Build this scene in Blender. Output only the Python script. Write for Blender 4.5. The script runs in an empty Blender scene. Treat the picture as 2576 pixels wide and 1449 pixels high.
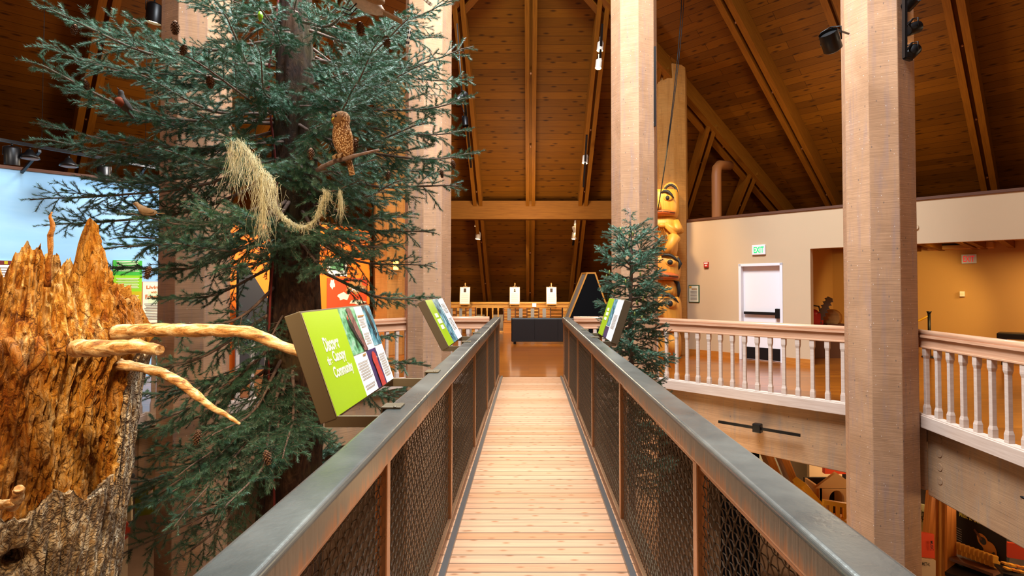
import bpy, bmesh, math, random
from mathutils import Vector as V, Matrix, noise
R = math.radians
C = bpy.context.scene.collection
scn = bpy.context.scene
# ---------------------------------------------------------------- camera model (photo frame 2576 x 1449)
F = 1370.0; PIT = R(1.2); EYE = 1.6; VX = 1330.0; HY = 722.0
def ray(px, py):
    a = (px-VX)/F; b = -(py-HY)/F - math.tan(PIT)
    return V((a, math.cos(PIT)-b*math.sin(PIT), math.sin(PIT)+b*math.cos(PIT)))
def P(px, py, Y):
    d = ray(px, py); return V((0,0,EYE)) + d*(Y/d.y)
def PD(px, py, c, sg=1):                    # on the diagonal vertical plane sg*X + Y = c
    d = ray(px, py); return V((0,0,EYE)) + d*(c/(sg*d.x+d.y))
cam = bpy.data.cameras.new('camera'); camo = bpy.data.objects.new('camera', cam); C.objects.link(camo)
camo.location = (0,0,EYE); camo.rotation_euler = (R(90)+PIT, 0, 0)
cam.sensor_width = 36; cam.lens = F/2576*36; cam.clip_start = .05
cam.shift_x = -(VX-1288)/2576
cam.shift_y = (HY-724.5-F*math.tan(PIT))/2576
scn.camera = camo
# ---------------------------------------------------------------- materials
def lin(h):
    h = h.lstrip('#'); c = [int(h[i:i+2],16)/255 for i in (0,2,4)]
    return tuple((x/12.92 if x<=.04045 else ((x+.055)/1.055)**2.4) for x in c)+(1,)
MATS = {}
class NT:
    def __init__(s, name):
        s.m = bpy.data.materials.new(name); s.m.use_nodes = True; s.t = s.m.node_tree; s.t.nodes.clear()
        s.out = s.n('ShaderNodeOutputMaterial'); s.b = s.n('ShaderNodeBsdfPrincipled'); s.l(s.b.outputs[0], s.out.inputs[0])
        MATS[name] = s.m
    def n(s, ty, **k):
        x = s.t.nodes.new(ty)
        for a, v in k.items(): setattr(x, a, v)
        return x
    def l(s, a, b): s.t.links.new(a, b)
    def set(s, **k):
        for a, v in k.items():
            s.b.inputs[a.replace('_',' ')].default_value = v
    def coord(s, kind, scale=(1,1,1)):
        tc = s.n('ShaderNodeTexCoord'); mp = s.n('ShaderNodeMapping'); mp.inputs['Scale'].default_value = scale
        s.l(tc.outputs[kind], mp.inputs[0]); return mp.outputs[0]
    def noise(s, vec, scale, detail=4, rough=.55, dist=0):
        x = s.n('ShaderNodeTexNoise'); x.inputs['Scale'].default_value = scale; x.inputs['Detail'].default_value = detail
        x.inputs['Roughness'].default_value = rough; x.inputs['Distortion'].default_value = dist
        s.l(vec, x.inputs['Vector']); return x.outputs['Fac']
    def ramp(s, fac, stops):
        x = s.n('ShaderNodeValToRGB'); e = x.color_ramp.elements
        while len(e) < len(stops): e.new(.5)
        for q, (p, c) in zip(e, stops):
            q.position = p; q.color = lin(c) if isinstance(c, str) else (c,c,c,1)
        s.l(fac, x.inputs[0]); return x.outputs[0]
    def mix(s, fac, a, b, mode='MIX'):
        x = s.n('ShaderNodeMix', data_type='RGBA', blend_type=mode)
        for val, i in ((fac,0),(a,6),(b,7)):
            if hasattr(val,'links') or isinstance(val, bpy.types.NodeSocket): s.l(val, x.inputs[i])
            else: x.inputs[i].default_value = lin(val) if isinstance(val,str) else val
        return x.outputs[2]
    def bump(s, h, strength=.3, dist=.01):
        x = s.n('ShaderNodeBump'); x.inputs['Strength'].default_value = strength; x.inputs['Distance'].default_value = dist
        s.l(h, x.inputs['Height']); s.l(x.outputs[0], s.b.inputs['Normal'])
    def col(s, c): s.l(c, s.b.inputs['Base Color'])
def plain(name, c, rough=.5, metal=0, spec=.5, emit=0, var=.0, vs=8):
    t = NT(name); t.set(Roughness=rough, Metallic=metal); t.b.inputs['Specular IOR Level'].default_value = spec
    if var:
        n = t.noise(t.coord('Object'), vs, 5); k = t.ramp(n, [(.3, 1-var), (.7, 1.0)])
        t.col(t.mix(1.0, c, k, 'MULTIPLY'))
    else: t.b.inputs['Base Color'].default_value = lin(c)
    if emit:
        t.b.inputs['Emission Color'].default_value = lin(c); t.b.inputs['Emission Strength'].default_value = emit
    return t.m
def planks(name, c1, c2, dark, roww, lenw, rough=.5, knots=.5, coat=0, gap=.003, bump=.3, knotc='#3a1c08', grain=26, kscale=(2.0,4.9,1), spec=.5):
    global MATS
    """boards running along u (uv in metres)"""
    t = NT(name); uv = t.coord('UV')
    b = t.n('ShaderNodeTexBrick'); b.offset = .37; b.inputs['Scale'].default_value = 1
    b.inputs['Brick Width'].default_value = lenw; b.inputs['Row Height'].default_value = roww
    b.inputs['Mortar Size'].default_value = gap; b.inputs['Mortar Smooth'].default_value = .2; b.inputs['Bias'].default_value = 0
    b.inputs['Color1'].default_value = (0,0,0,1); b.inputs['Color2'].default_value = (1,1,1,1); b.inputs['Mortar'].default_value = (.5,.5,.5,1)
    t.l(uv, b.inputs['Vector'])
    g = t.noise(t.coord('UV', (.9, grain, 1)), 2.2, 6, .6, .6)
    base = t.mix(b.outputs['Color'], c1, c2)
    gr = t.ramp(g, [(.25, .62), (.72, 1.0)])
    base = t.mix(.85, base, gr, 'MULTIPLY')
    big = t.ramp(t.noise(uv, .7, 3), [(.3,.82),(.7,1.0)])
    base = t.mix(.8, base, big, 'MULTIPLY')
    if knots:
        vo = t.n('ShaderNodeTexVoronoi', voronoi_dimensions='2D'); vo.inputs['Scale'].default_value = 1
        mp = t.coord('UV', kscale); t.l(mp, vo.inputs['Vector'])
        w = t.ramp(vo.outputs['Distance'], [(.045, 1.0), (.14, .0)])
        base = t.mix(t.mix(knots, (0,0,0,1), w), base, knotc)
    base = t.mix(b.outputs['Fac'], base, dark)
    t.col(base); t.set(Roughness=rough); t.b.inputs['Specular IOR Level'].default_value = spec
    if coat: t.b.inputs['Coat Weight'].default_value = coat; t.b.inputs['Coat Roughness'].default_value = .12
    h = t.n('ShaderNodeMath', operation='SUBTRACT'); t.l(g, h.inputs[0]); t.l(b.outputs['Fac'], h.inputs[1])
    t.bump(h.outputs[0], bump, .006)
    return t.m
def sawn(name, c1, c2, c3, rough=.8, flecks=True):
    """rough sawn post: uv u = across face, v = up; saw marks run across"""
    t = NT(name)
    n1 = t.noise(t.coord('UV', (1.3, 62, 1)), 1.6, 5, .65, .35)
    n2 = t.noise(t.coord('UV', (1.2,.8,1)), 1.9, 4, .6, .8)
    n3 = t.noise(t.coord('UV', (9,.7,1)), 1.5, 4, .6, .6)
    c = t.mix(t.ramp(n2, [(.35,0.),(.65,1.)]), c1, c2)
    c = t.mix(t.ramp(n3, [(.5,0.),(.72,.75)]), c, c3)
    c = t.mix(.8, c, t.ramp(n1, [(.3,.60),(.62,1.0)]), 'MULTIPLY')
    vo = t.n('ShaderNodeTexVoronoi', voronoi_dimensions='2D'); t.l(t.coord('UV',(3.1,1.75,1)), vo.inputs['Vector']); vo.inputs['Scale'].default_value = 1.4
    c = t.mix(t.ramp(vo.outputs['Distance'], [(.018,.75),(.04,0.)]), c, '#6a5a50')
    if flecks:
        v2 = t.n('ShaderNodeTexVoronoi', voronoi_dimensions='2D'); t.l(t.coord('UV',(5.5,3.2,1)), v2.inputs['Vector']); v2.inputs['Scale'].default_value = 1.2
        c = t.mix(t.ramp(v2.outputs['Distance'], [(.012,.8),(.028,0.)]), c, '#eadfd2')
    t.col(c); t.set(Roughness=rough); t.b.inputs['Specular IOR Level'].default_value = .25
    t.bump(n1, .5, .004)
    return t.m
def grainy(name, c1, c2, rough=.5, stretch=(2,30,1), kind='UV', scale=2, bump=.15, coat=0, spec=.5):
    t = NT(name); t.b.inputs['Specular IOR Level'].default_value = spec; n = t.noise(t.coord(kind, stretch), scale, 5, .6, .5)
    t.col(t.ramp(n, [(.3, c1), (.7, c2)])); t.set(Roughness=rough); t.bump(n, bump, .004)
    if coat: t.b.inputs['Coat Weight'].default_value = coat
    return t.m
M = MATS
planks('roof_planks', '#85500d', '#6c3f09', '#2c1604', .205, 4.2, .6, .8, spec=.15, kscale=(1.5,4.9,1), gap=.004, bump=.25, knotc='#2c1404')
planks('floor_boards', '#c06c14', '#a0540c', '#4d2207', .075, 1.6, .28, 0, coat=.6, gap=.0015, bump=.06, grain=40)
planks('deck_boards', '#bf8456', '#d6a37c', '#432610', .098, 30, .5, .9, kscale=(4.5,10.2,1), gap=.004, bump=.35, knotc='#8f5c33', grain=14)
sawn('sawn_timber', '#bf9470', '#b08663', '#a38475')
sawn('fascia_timber', '#b08b67', '#a37d5c', '#94806f', flecks=False)
sawn('warm_timber', '#c08a48', '#b27a38', '#a06a30', flecks=False)
grainy('rafter_wood', '#6e400c', '#885414', .6, (1,24,1), spec=.12)
grainy('oak_rail', '#c18c68', '#d6a888', .35, (1.2,30,1), bump=.06, coat=.3)
grainy('bleached_wood', '#bfa695', '#d3bfb0', .55, (1,22,1), bump=.1)
grainy('orange_wood', '#a8611c', '#cf8434', .4, (1,26,1), bump=.06)
grainy('totem_wood', '#d08a2a', '#e2a444', .5, (14,2,1), 'Object', 1.5, .12)
grainy('easel_wood', '#b57a2c', '#d69c48', .45, (1,26,1))
plain('wall_paint', '#c9ae8c', .85, var=.05, vs=.7)
plain('room_paint', '#c29355', .85, var=.05, vs=.7)
plain('orange_paint', '#fa7c0a', .7, var=.04)
plain('dark_paint', '#1d1d20', .6)
plain('white_paint', '#e9e6ea', .5)
plain('black_metal', '#0d0d0f', .4, .3)
plain('black_vinyl', '#08080c', .45, var=.1, vs=5)
plain('white_lamp', '#d9cdbf', .45)
plain('bronze_metal', '#746852', .42, .35)
plain('steel', '#8c8a88', .35, .9)
plain('lime_green', '#9dbb10', .35)
plain('cream', '#efe9d6', .4)
plain('paper_white', '#f3efe9', .45)
plain('off_white', '#e9e3c4', .5)
plain('ink', '#2a2622', .6)
plain('grey_ink', '#8b8580', .6)
plain('brown_ink', '#a8783e', .6)
plain('red', '#c0281c', .4)
plain('exit_green', '#19c06a', .4, emit=.7)
plain('exit_red', '#d8303a', .4, emit=.3)
plain('lamp_glow', '#ffdba0', .4, emit=14)
plain('trim_dark', '#5a3116', .6)
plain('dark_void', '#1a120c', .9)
plain('brass', '#b8913a', .35, .8)
plain('yellow_rope', '#d8a21e', .6)
plain('blue_white', '#c9d0e8', .4)
# sky mural
t = NT('mural_sky'); n = t.noise(t.coord('Object',(.35,.35,1.4)), 1.1, 5, .6)
t.col(t.ramp(n, [(.35,'#7db4de'),(.7,'#9fcbea'),(.9,'#b5d8f0')])); t.set(Roughness=.8)
# carpet of the lower hall
plain('lower_carpet', '#8d7a72', .95, var=.2, vs=3)
# painted bridge rail
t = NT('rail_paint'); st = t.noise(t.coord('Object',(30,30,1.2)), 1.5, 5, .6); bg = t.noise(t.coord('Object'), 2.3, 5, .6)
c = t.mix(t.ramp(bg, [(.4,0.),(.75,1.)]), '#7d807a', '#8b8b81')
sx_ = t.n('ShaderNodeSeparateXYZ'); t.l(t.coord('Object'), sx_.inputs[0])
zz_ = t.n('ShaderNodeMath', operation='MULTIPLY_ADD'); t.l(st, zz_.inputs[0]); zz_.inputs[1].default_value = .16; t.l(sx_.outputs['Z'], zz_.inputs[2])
deck_refl = t.ramp(zz_.outputs[0], [(0.0,1.),(1.0,0.)])
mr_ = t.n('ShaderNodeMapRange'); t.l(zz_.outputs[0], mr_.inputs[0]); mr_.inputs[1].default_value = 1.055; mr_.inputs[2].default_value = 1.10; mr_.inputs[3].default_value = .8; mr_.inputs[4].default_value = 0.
c = t.mix(mr_.outputs[0], c, '#b9875a')  # orange reflection of the deck painted into the lower rail faces as ragged streaks
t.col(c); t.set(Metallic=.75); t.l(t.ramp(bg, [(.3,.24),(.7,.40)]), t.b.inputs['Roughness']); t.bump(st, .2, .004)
t = NT('mesh_wire'); t.set(Roughness=.42, Metallic=.6); t.b.inputs['Base Color'].default_value = lin('#6b5f50')
# spruce
t = NT('needles'); oi = t.n('ShaderNodeObjectInfo'); n = t.noise(t.coord('Object'), 6, 3)
c = t.ramp(n, [(.3,'#335c42'),(.55,'#547d62'),(.8,'#8fae98')])
t.col(c); t.set(Roughness=.5)
t.b.inputs['Specular IOR Level'].default_value = .4
t = NT('twig_bark'); n = t.noise(t.coord('Object',(1,1,1)), 22, 4)
t.col(t.ramp(n, [(.3,'#5c483c'),(.7,'#94796a')])); t.set(Roughness=.85)
t = NT('spruce_bark'); n = t.noise(t.coord('Object',(1,1,.35)), 16, 7, .7, 1.2); n2 = t.noise(t.coord('Object'), 2.5, 4)
c = t.ramp(n, [(.32,'#160b06'),(.5,'#432817'),(.7,'#6b4a30')]); c = t.mix(t.ramp(n2,[(.45,0.),(.65,.6)]), c, '#4d4418')
t.col(c); t.set(Roughness=.95); t.bump(n, 1.0, .03)
# rotten stump
def crackle(t, stretch, scale, lo, hi):
    vo = t.n('ShaderNodeTexVoronoi', feature='DISTANCE_TO_EDGE'); vo.inputs['Scale'].default_value = scale
    w_ = t.n('ShaderNodeVectorMath', operation='ADD'); t.l(t.coord('Object', stretch), w_.inputs[0])
    nz = t.n('ShaderNodeTexNoise'); nz.inputs['Scale'].default_value = 9; nz.inputs['Detail'].default_value = 4; t.l(t.coord('Object'), nz.inputs['Vector'])
    sc_ = t.n('ShaderNodeVectorMath', operation='SCALE'); t.l(nz.outputs['Color'], sc_.inputs[0]); sc_.inputs['Scale'].default_value = .12
    t.l(sc_.outputs[0], w_.inputs[1]); t.l(w_.outputs[0], vo.inputs['Vector'])
    return t.ramp(vo.outputs['Distance'], [(lo, 0.), (hi, 1.)])
def addh(t, *hs):
    out = None
    for h, k in hs:
        mm = t.n('ShaderNodeMath', operation='MULTIPLY'); t.l(h, mm.inputs[0]); mm.inputs[1].default_value = k
        if out is None: out = mm.outputs[0]
        else:
            a_ = t.n('ShaderNodeMath', operation='ADD'); t.l(out, a_.inputs[0]); t.l(mm.outputs[0], a_.inputs[1]); out = a_.outputs[0]
    return out
t = NT('rotten_wood'); n = t.noise(t.coord('Object',(1,1,.16)), 17, 8, .7, .8); n2 = t.noise(t.coord('Object',(1,1,.5)), 3.2, 5, .6); n3 = t.noise(t.coord('Object',(1,1,.7)), 55, 7, .75)
c = t.ramp(n, [(.32,'#5a2c07'),(.41,'#b46a14'),(.50,'#e09c36'),(.64,'#f6cc88')])
c = t.mix(t.ramp(n2,[(.42,0.),(.6,.6)]), c, '#a4500c')
c = t.mix(.5, c, t.ramp(n3, [(.36,.5),(.54,1.)]), 'MULTIPLY')
ck = crackle(t, (1,1,.16), 9, .0, .05); ck2 = crackle(t, (1,1,.7), 26, .0, .06)
c = t.mix(.6, c, t.mix(ck, '#6a3a12', '#ffffff'), 'MULTIPLY'); c = t.mix(.3, c, t.mix(ck2, '#8a5a2a', '#ffffff'), 'MULTIPLY')
t.col(c); t.set(Roughness=.9); t.b.inputs['Specular IOR Level'].default_value = .2
t.bump(addh(t, (n,1.),(n3,.6),(ck,.3),(ck2,.12)), 1.0, .03)
t = NT('grey_bark'); n = t.noise(t.coord('Object',(1,1,.6)), 26, 8, .78, .6); ck = crackle(t, (1,1,.22), 15, .02, .16); ck2 = crackle(t, (1,1,.9), 34, .0, .14)
c = t.ramp(n, [(.32,'#8a6438'),(.45,'#c79e66'),(.6,'#f2deb8')])
c = t.mix(.7, c, t.mix(ck, '#5a3c20', '#ffffff'), 'MULTIPLY'); c = t.mix(.3, c, t.mix(ck2, '#5a3c20', '#ffffff'), 'MULTIPLY')
t.col(c); t.set(Roughness=.95); t.bump(addh(t, (n,.6),(ck,1.),(ck2,.4)), 1.0, .03)
t = NT('dead_branch'); n = t.noise(t.coord('Object',(1.0,6,6)), 6, 7, .65, .5); n3 = t.noise(t.coord('Object'), 60, 6, .7)
c = t.ramp(n, [(.34,'#6a3c14'),(.47,'#c48a44'),(.62,'#eccb96')]); c = t.mix(.6, c, t.ramp(n3, [(.36,.5),(.55,1.)]), 'MULTIPLY')
t.col(c); t.set(Roughness=.75); t.bump(addh(t,(n,1.),(n3,.4)), .8, .01)
t = NT('lichen'); n = t.noise(t.coord('Object'), 30, 3); t.col(t.ramp(n, [(.3,'#c0b484'),(.7,'#e2dab6')])); t.set(Roughness=.95)
t = NT('cone_scale'); n = t.noise(t.coord('Object'), 90, 2); t.col(t.ramp(n, [(.35,'#3c2314'),(.65,'#8a6240')])); t.set(Roughness=.8)
t = NT('owl_feathers'); vo = t.n('ShaderNodeTexVoronoi', voronoi_dimensions='2D'); vo.voronoi_dimensions='3D'; t.l(t.coord('Object',(1,1,.6)), vo.inputs['Vector']); vo.inputs['Scale'].default_value = 110
t.col(t.ramp(vo.outputs['Distance'], [(.2,'#ecd8ae'),(.42,'#a87640'),(.7,'#6b4420')])); t.set(Roughness=.9)
plain('owl_disc', '#9c7448', .9, var=.35, vs=60)
plain('robin_breast', '#84380f', .9, var=.2, vs=60)
plain('bird_grey', '#4a443e', .9, var=.3, vs=60)
plain('bird_tan', '#a98760', .9, var=.3, vs=60)
plain('bird_pale', '#cdbfae', .9, var=.25, vs=40)
plain('red_rope', '#7c2a24', .8)
# photographs printed on signs
t = NT('leafy_print'); n = t.noise(t.coord('Object'), 16, 4, .6, .6); t.col(t.ramp(n, [(.35,'#204a2a'),(.5,'#5fa070'),(.62,'#9ac6a6'),(.75,'#6a4a50')])); t.set(Roughness=.3)
t = NT('blue_print'); n = t.noise(t.coord('Object'), 14, 4, .6, .6); t.col(t.ramp(n, [(.35,'#1c2a3a'),(.5,'#4d8a98'),(.7,'#bcd8dc')])); t.set(Roughness=.3)
t = NT('bark_print'); n = t.noise(t.coord('Object',(1,1,.4)), 50, 5, .7); t.col(t.ramp(n, [(.35,'#3a2222'),(.6,'#9a6a60')])); t.set(Roughness=.3)
plain('purple_print', '#4c3a6a', .3, var=.6, vs=12)
plain('red_bird_print', '#c9423c', .3, var=.35, vs=30)
plain('navy', '#06090f', .7, spec=.1)
plain('gold_bar', '#c98f34', .4)
plain('guitar', '#b0702e', .35)
plain('duct_paint', '#9c6030', .55)
plain('lantern_glow', '#ffc860', .5, emit=3)
plain('gold_wood', '#e0a024', .5)
plain('kraft_board', '#dcae74', .7)

# ---------------------------------------------------------------- mesh builder
class MB:
    def __init__(s, M=None): s.v=[]; s.f=[]; s.uv=[]; s.mi=[]; s.M=M; s.sm=[]
    def av(s, p):
        p = V(p)
        if s.M is not None: p = s.M @ p
        s.v.append(p); return len(s.v)-1
    def face(s, pts, uv=None, mi=0, sm=False):
        s.f.append([s.av(p) for p in pts]); s.uv.append(uv); s.mi.append(mi); s.sm.append(sm)
    def fi(s, idx, uv=None, mi=0, sm=True):
        s.f.append(list(idx)); s.uv.append(uv); s.mi.append(mi); s.sm.append(sm)
    def bar(s, p0, p1, w, h, up=(0,0,1), mi=0):
        p0=V(p0); p1=V(p1); d=(p1-p0); L=d.length; d.normalize(); u=V(up); r=d.cross(u)
        if r.length<1e-5: r=d.cross(V((0,1,0)))
        r.normalize(); u=r.cross(d).normalized()
        q=[(-w/2,-h/2),(w/2,-h/2),(w/2,h/2),(-w/2,h/2)]
        A=[p0+r*a+u*b for a,b in q]; B=[p1+r*a+u*b for a,b in q]
        per=[w,h,w,h]; o=p0.x*.37+p0.y*.61+p0.z*.13; acc=0
        for i in range(4):
            j=(i+1)%4
            s.face([A[i],B[i],B[j],A[j]],[(o,acc),(o+L,acc),(o+L,acc+per[i]),(o,acc+per[i])],mi); acc+=per[i]
        s.face([A[0],A[1],A[2],A[3]],[(0,0),(w,0),(w,h),(0,h)],mi); s.face([B[3],B[2],B[1],B[0]],[(0,0),(w,0),(w,h),(0,h)],mi)
    def box(s, x0,x1,y0,y1,z0,z1, mi=0):
        p=[V((x,y,z)) for z in (z0,z1) for y in (y0,y1) for x in (x0,x1)]
        for idx in ((0,2,3,1),(4,5,7,6),(0,1,5,4),(2,6,7,3),(0,4,6,2),(1,3,7,5)):
            s.face([p[i] for i in idx],None,mi)
    def tube(s, pts, r, n=8, cap=True, sm=True, mi=0, flat=1.0):
        pts=[V(p) for p in pts]; m=len(pts); rr = r if isinstance(r,(list,tuple)) else [r]*m
        rings=[]; prev=None; acc=0; base=len(s.v)
        for i,p in enumerate(pts):
            d=(pts[min(i+1,m-1)]-pts[max(i-1,0)]).normalized()
            if prev is None:
                a = d.cross(V((0,0,1))); a = a if a.length>.05 else d.cross(V((1,0,0)))
            else: a = prev - d*prev.dot(d)
            a.normalize(); prev=a; b=d.cross(a)
            ring=[s.av(p+(a*math.cos(2*math.pi*k/n)+b*math.sin(2*math.pi*k/n)*flat)*rr[i]) for k in range(n)]
            rings.append(ring)
        L=[0]
        for i in range(1,m): L.append(L[-1]+(pts[i]-pts[i-1]).length)
        for i in range(m-1):
            for k in range(n):
                j=(k+1)%n; c=2*math.pi*rr[i]/n
                s.fi([rings[i][k],rings[i][j],rings[i+1][j],rings[i+1][k]],[(L[i],k*c),(L[i],k*c+c),(L[i+1],k*c+c),(L[i+1],k*c)],mi,sm)
        if cap: s.fi(rings[0][::-1],None,mi,False); s.fi(rings[-1],None,mi,False)
    def prism(s, poly, z0, z1, mi=0):              # vertical prism of a CCW polygon
        n=len(poly); acc=0
        for i in range(n):
            a=V((*poly[i],0)); b=V((*poly[(i+1)%n],0)); w=(b-a).length
            s.face([(a.x,a.y,z0),(b.x,b.y,z0),(b.x,b.y,z1),(a.x,a.y,z1)],[(acc,z0),(acc+w,z0),(acc+w,z1),(acc,z1)],mi); acc+=w+.37
        s.face([(x,y,z1) for x,y in poly],None,mi); s.face([(x,y,z0) for x,y in poly[::-1]],None,mi)
    def loft(s, rings, cap=True, sm=True, mi=0):
        n=len(rings[0]); I=[[s.av(p) for p in r] for r in rings]
        for i in range(len(I)-1):
            for k in range(n):
                j=(k+1)%n; s.fi([I[i][k],I[i][j],I[i+1][j],I[i+1][k]],None,mi,sm)
        if cap: s.fi(I[0][::-1],None,mi,sm); s.fi(I[-1],None,mi,sm)
    def ell(s, c, r, n=14, m=9, mi=0, rot=None):
        rings=[]
        for i in range(m+1):
            t=math.pi*(.02+.96*i/m)-math.pi/2; q=[]
            for k in range(n):
                a=2*math.pi*k/n; p=V((math.cos(t)*math.cos(a)*r[0],math.cos(t)*math.sin(a)*r[1],math.sin(t)*r[2]))
                if rot: p=rot@p
                q.append(V(c)+p)
            rings.append(q)
        s.loft(rings,mi=mi)
    def build(s, name, mats, parent=None, bevel=0, seg=2, origin=None):
        me=bpy.data.meshes.new(name)
        loc=V((0,0,0))
        if parent is not None:
            loc=WL[parent.name]
        elif origin is not None: loc=V(origin)
        if origin is not None and parent is not None: org=V(origin)
        else: org=loc
        me.from_pydata([tuple(p-org) for p in s.v],[],s.f)
        mats = mats if isinstance(mats,(list,tuple)) else [mats]
        for m in mats: me.materials.append(MATS[m])
        uvl=me.uv_layers.new(name='UVMap'); data=uvl.data
        for pi,p in enumerate(me.polygons):
            p.material_index=s.mi[pi]; p.use_smooth=s.sm[pi]
            u=s.uv[pi]
            if u is None:
                nn=p.normal; vs=[s.v[i] for i in s.f[pi]]
                if abs(nn.z)>.75: u=[(q.x,q.y) for q in vs]
                elif abs(nn.x)>abs(nn.y): u=[(q.y,q.z) for q in vs]
                else: u=[(q.x,q.z) for q in vs]
            for k,li in enumerate(p.loop_indices): data[li].uv=u[k]
        o=bpy.data.objects.new(name,me); C.objects.link(o)
        if parent is not None:
            o.parent=parent; o.location=org-loc
        else: o.location=org
        WL[o.name]=org
        if bevel:
            w=bmesh.new(); w.from_mesh(me); bmesh.ops.remove_doubles(w,verts=w.verts,dist=1e-5); w.to_mesh(me); w.free()
            b=o.modifiers.new('bevel','BEVEL'); b.width=bevel; b.segments=seg; b.limit_method='ANGLE'; b.angle_limit=R(40)
        return o
WL={}
def thing(name, label, cat, loc=(0,0,0), group=None):
    o=bpy.data.objects.new(name,None); C.objects.link(o); o.location=loc; WL[o.name]=V(loc); o.empty_display_size=.1
    return tag(o,label,cat,group)
def tag(o, label=None, cat=None, group=None, kind=None):
    if label: o['label']=label
    if cat: o['category']=cat
    if group: o['group']=group
    if kind: o['kind']=kind
    return o
def S(o): o['kind']='structure'; return o
def copy_tree(o, parent=None):
    c=o.copy(); C.objects.link(c); WL[c.name]=WL.get(o.name,V((0,0,0)))
    if parent: c.parent=parent
    for ch in [x for x in o.children]: copy_tree(ch,c)
    return c
def text(s, parent, c, xd, yd, width=None, height=None, mat='ink', name='lettering', bold=.0, extrude=.001, align='CENTER', lift=.002):
    cu=bpy.data.curves.new(name,'FONT'); cu.body=s; cu.align_x=align; cu.align_y='CENTER'; cu.extrude=0; cu.offset=bold
    t=bpy.data.objects.new(name,cu); C.objects.link(t); bpy.context.view_layer.update()
    me=bpy.data.meshes.new_from_object(t); bpy.data.objects.remove(t); 
    xs=[v.co.x for v in me.vertices]; ys=[v.co.y for v in me.vertices]; w=max(xs)-min(xs); h=max(ys)-min(ys)
    cx=(max(xs)+min(xs))/2 if align=='CENTER' else min(xs); cy=(max(ys)+min(ys))/2
    sx=width/w if width else height/h; sy=height/h if height else width/w
    xd=V(xd).normalized(); yd=V(yd).normalized(); n=xd.cross(yd)
    base=V(c)+n*lift-WL[parent.name]
    for v in me.vertices: v.co=base+xd*((v.co.x-cx)*sx)+yd*((v.co.y-cy)*sy)
    me.materials.clear(); me.materials.append(MATS[mat])
    o=bpy.data.objects.new(name,me); C.objects.link(o); o.parent=parent; WL[o.name]=WL[parent.name]
    return o
def patch(parent, name, c, xd, yd, w, h, mat, lift=.002, th=.0015):
    """a thin printed panel with centre c, spanning w along xd and h along yd"""
    xd=V(xd).normalized(); yd=V(yd).normalized(); n=xd.cross(yd); c=V(c)+n*(lift)
    m=MB(); m.bar(c-yd*h/2,c+yd*h/2,w,th,n); return m.build(name,mat,parent)
def frame(o, s, n):
    s=V(s).normalized(); n=V(n).normalized(); z=V((0,0,1))
    return Matrix(((s.x,n.x,z.x,o[0]),(s.y,n.y,z.y,o[1]),(s.z,n.z,z.z,o[2]),(0,0,0,1)))
# ================================================================ THE BUILDING
CX, CY = .05, 5.16
LOW = -3.9
def zc(x,y):   # diagonal roof height, centre coordinates
    return 10.86-.3536*(x+y)
def W3(x,y,z): return V((CX+x,CY+y,z))
# ---- roof
def plane_uv(pts, d, e): return [(V(p).dot(d), V(p).dot(e)) for p in pts]
for sx in (1,-1):
    for sy in (1,-1):
        q=[(3.2,0),(0,3.2),(0,5.26),(13.3,15.9),(17.57,11.63),(8.33,0)]
        pts=[W3(sx*x,sy*y,zc(x,y)) for x,y in q]
        d=V((sx,-sy,0)).normalized(); e=V((sx,sy,-.707)).normalized()
        m=MB(); m.face(pts,plane_uv(pts,d,e)); m.face([p+V((0,0,.12)) for p in pts][::-1],plane_uv(pts,d,e))
        S(m.build('ceiling','roof_planks'))
for sy in (1,-1):
    q=[(0,5.26),(13.3,15.9),(-13.3,15.9)]
    pts=[W3(x,sy*y,zc(abs(x),y)) for x,y in q]
    m=MB(); m.face(pts,plane_uv(pts,V((1,0,0)),V((0,sy*.78,-.62)))); S(m.build('ceiling','roof_planks'))
for sx in (1,-1):
    q=[(8.33,0),(17.57,11.63),(17.57,-11.63)]
    pts=[W3(sx*x,y,zc(x,abs(y))) for x,y in q]
    m=MB(); m.face(pts,plane_uv(pts,V((0,1,0)),V((sx*.78,0,-.62)))); S(m.build('ceiling','roof_planks'))
# skylight curb and glazing bars
m=MB(); ring=[(3.2,0),(0,3.2),(-3.2,0),(0,-3.2)]
for i in range(4):
    a=W3(*ring[i],9.75); b=W3(*ring[(i+1)%4],9.75); m.bar(a,b,.2,.5)
m.bar(W3(3.2,0,9.8),W3(-3.2,0,9.8),.12,.2); m.bar(W3(0,3.2,9.8),W3(0,-3.2,9.8),.12,.2)
S(m.build('window_1','rafter_wood'))
# ---- rafters: pairs of glulams with a groove between, each one its own beam
def rafter(p0,p1,up,w=.30,h=.42,gap=.07,name='roof_rafter',mat='rafter_wood',bolts=True,drop=.22):
    p0=V(p0);p1=V(p1);d=(p1-p0).normalized(); up=V(up); r=d.cross(up).normalized(); n=r.cross(d)
    if n.z<0: n=-n
    off=-n*drop; hw=(w-gap)/2; m=MB()
    for s in (-1,1): m.bar(p0+off+r*s*(gap/2+hw/2),p1+off+r*s*(gap/2+hw/2),hw,h,n)
    m.bar(p0+off*.7,p1+off*.7,gap,h*.7,n)
    o=S(m.build(name,mat))
    if bolts:
        L=(p1-p0).length; k=1.2
        while k<L:
            b=MB(); c=p0+d*k-n*(drop+h/2-.06)
            b.ell(c,(.028,.028,.028),8,5); k+=2.1; b.build('bolt','duct_paint',o)
    return o
nf=V((0,.62,.78))
for k in range(-8,9):
    if k%1==0:
        x=k*1.55
        y0=max(5.26,(abs(x)+6.63)/1.26); 
        if y0>15: continue
        z0=17.33-.8*(y0+CY); z1=17.33-.8*(15.6+CY)
        rafter(W3(x,y0,z0),W3(x,15.6,z1),nf,w=.27)
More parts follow.
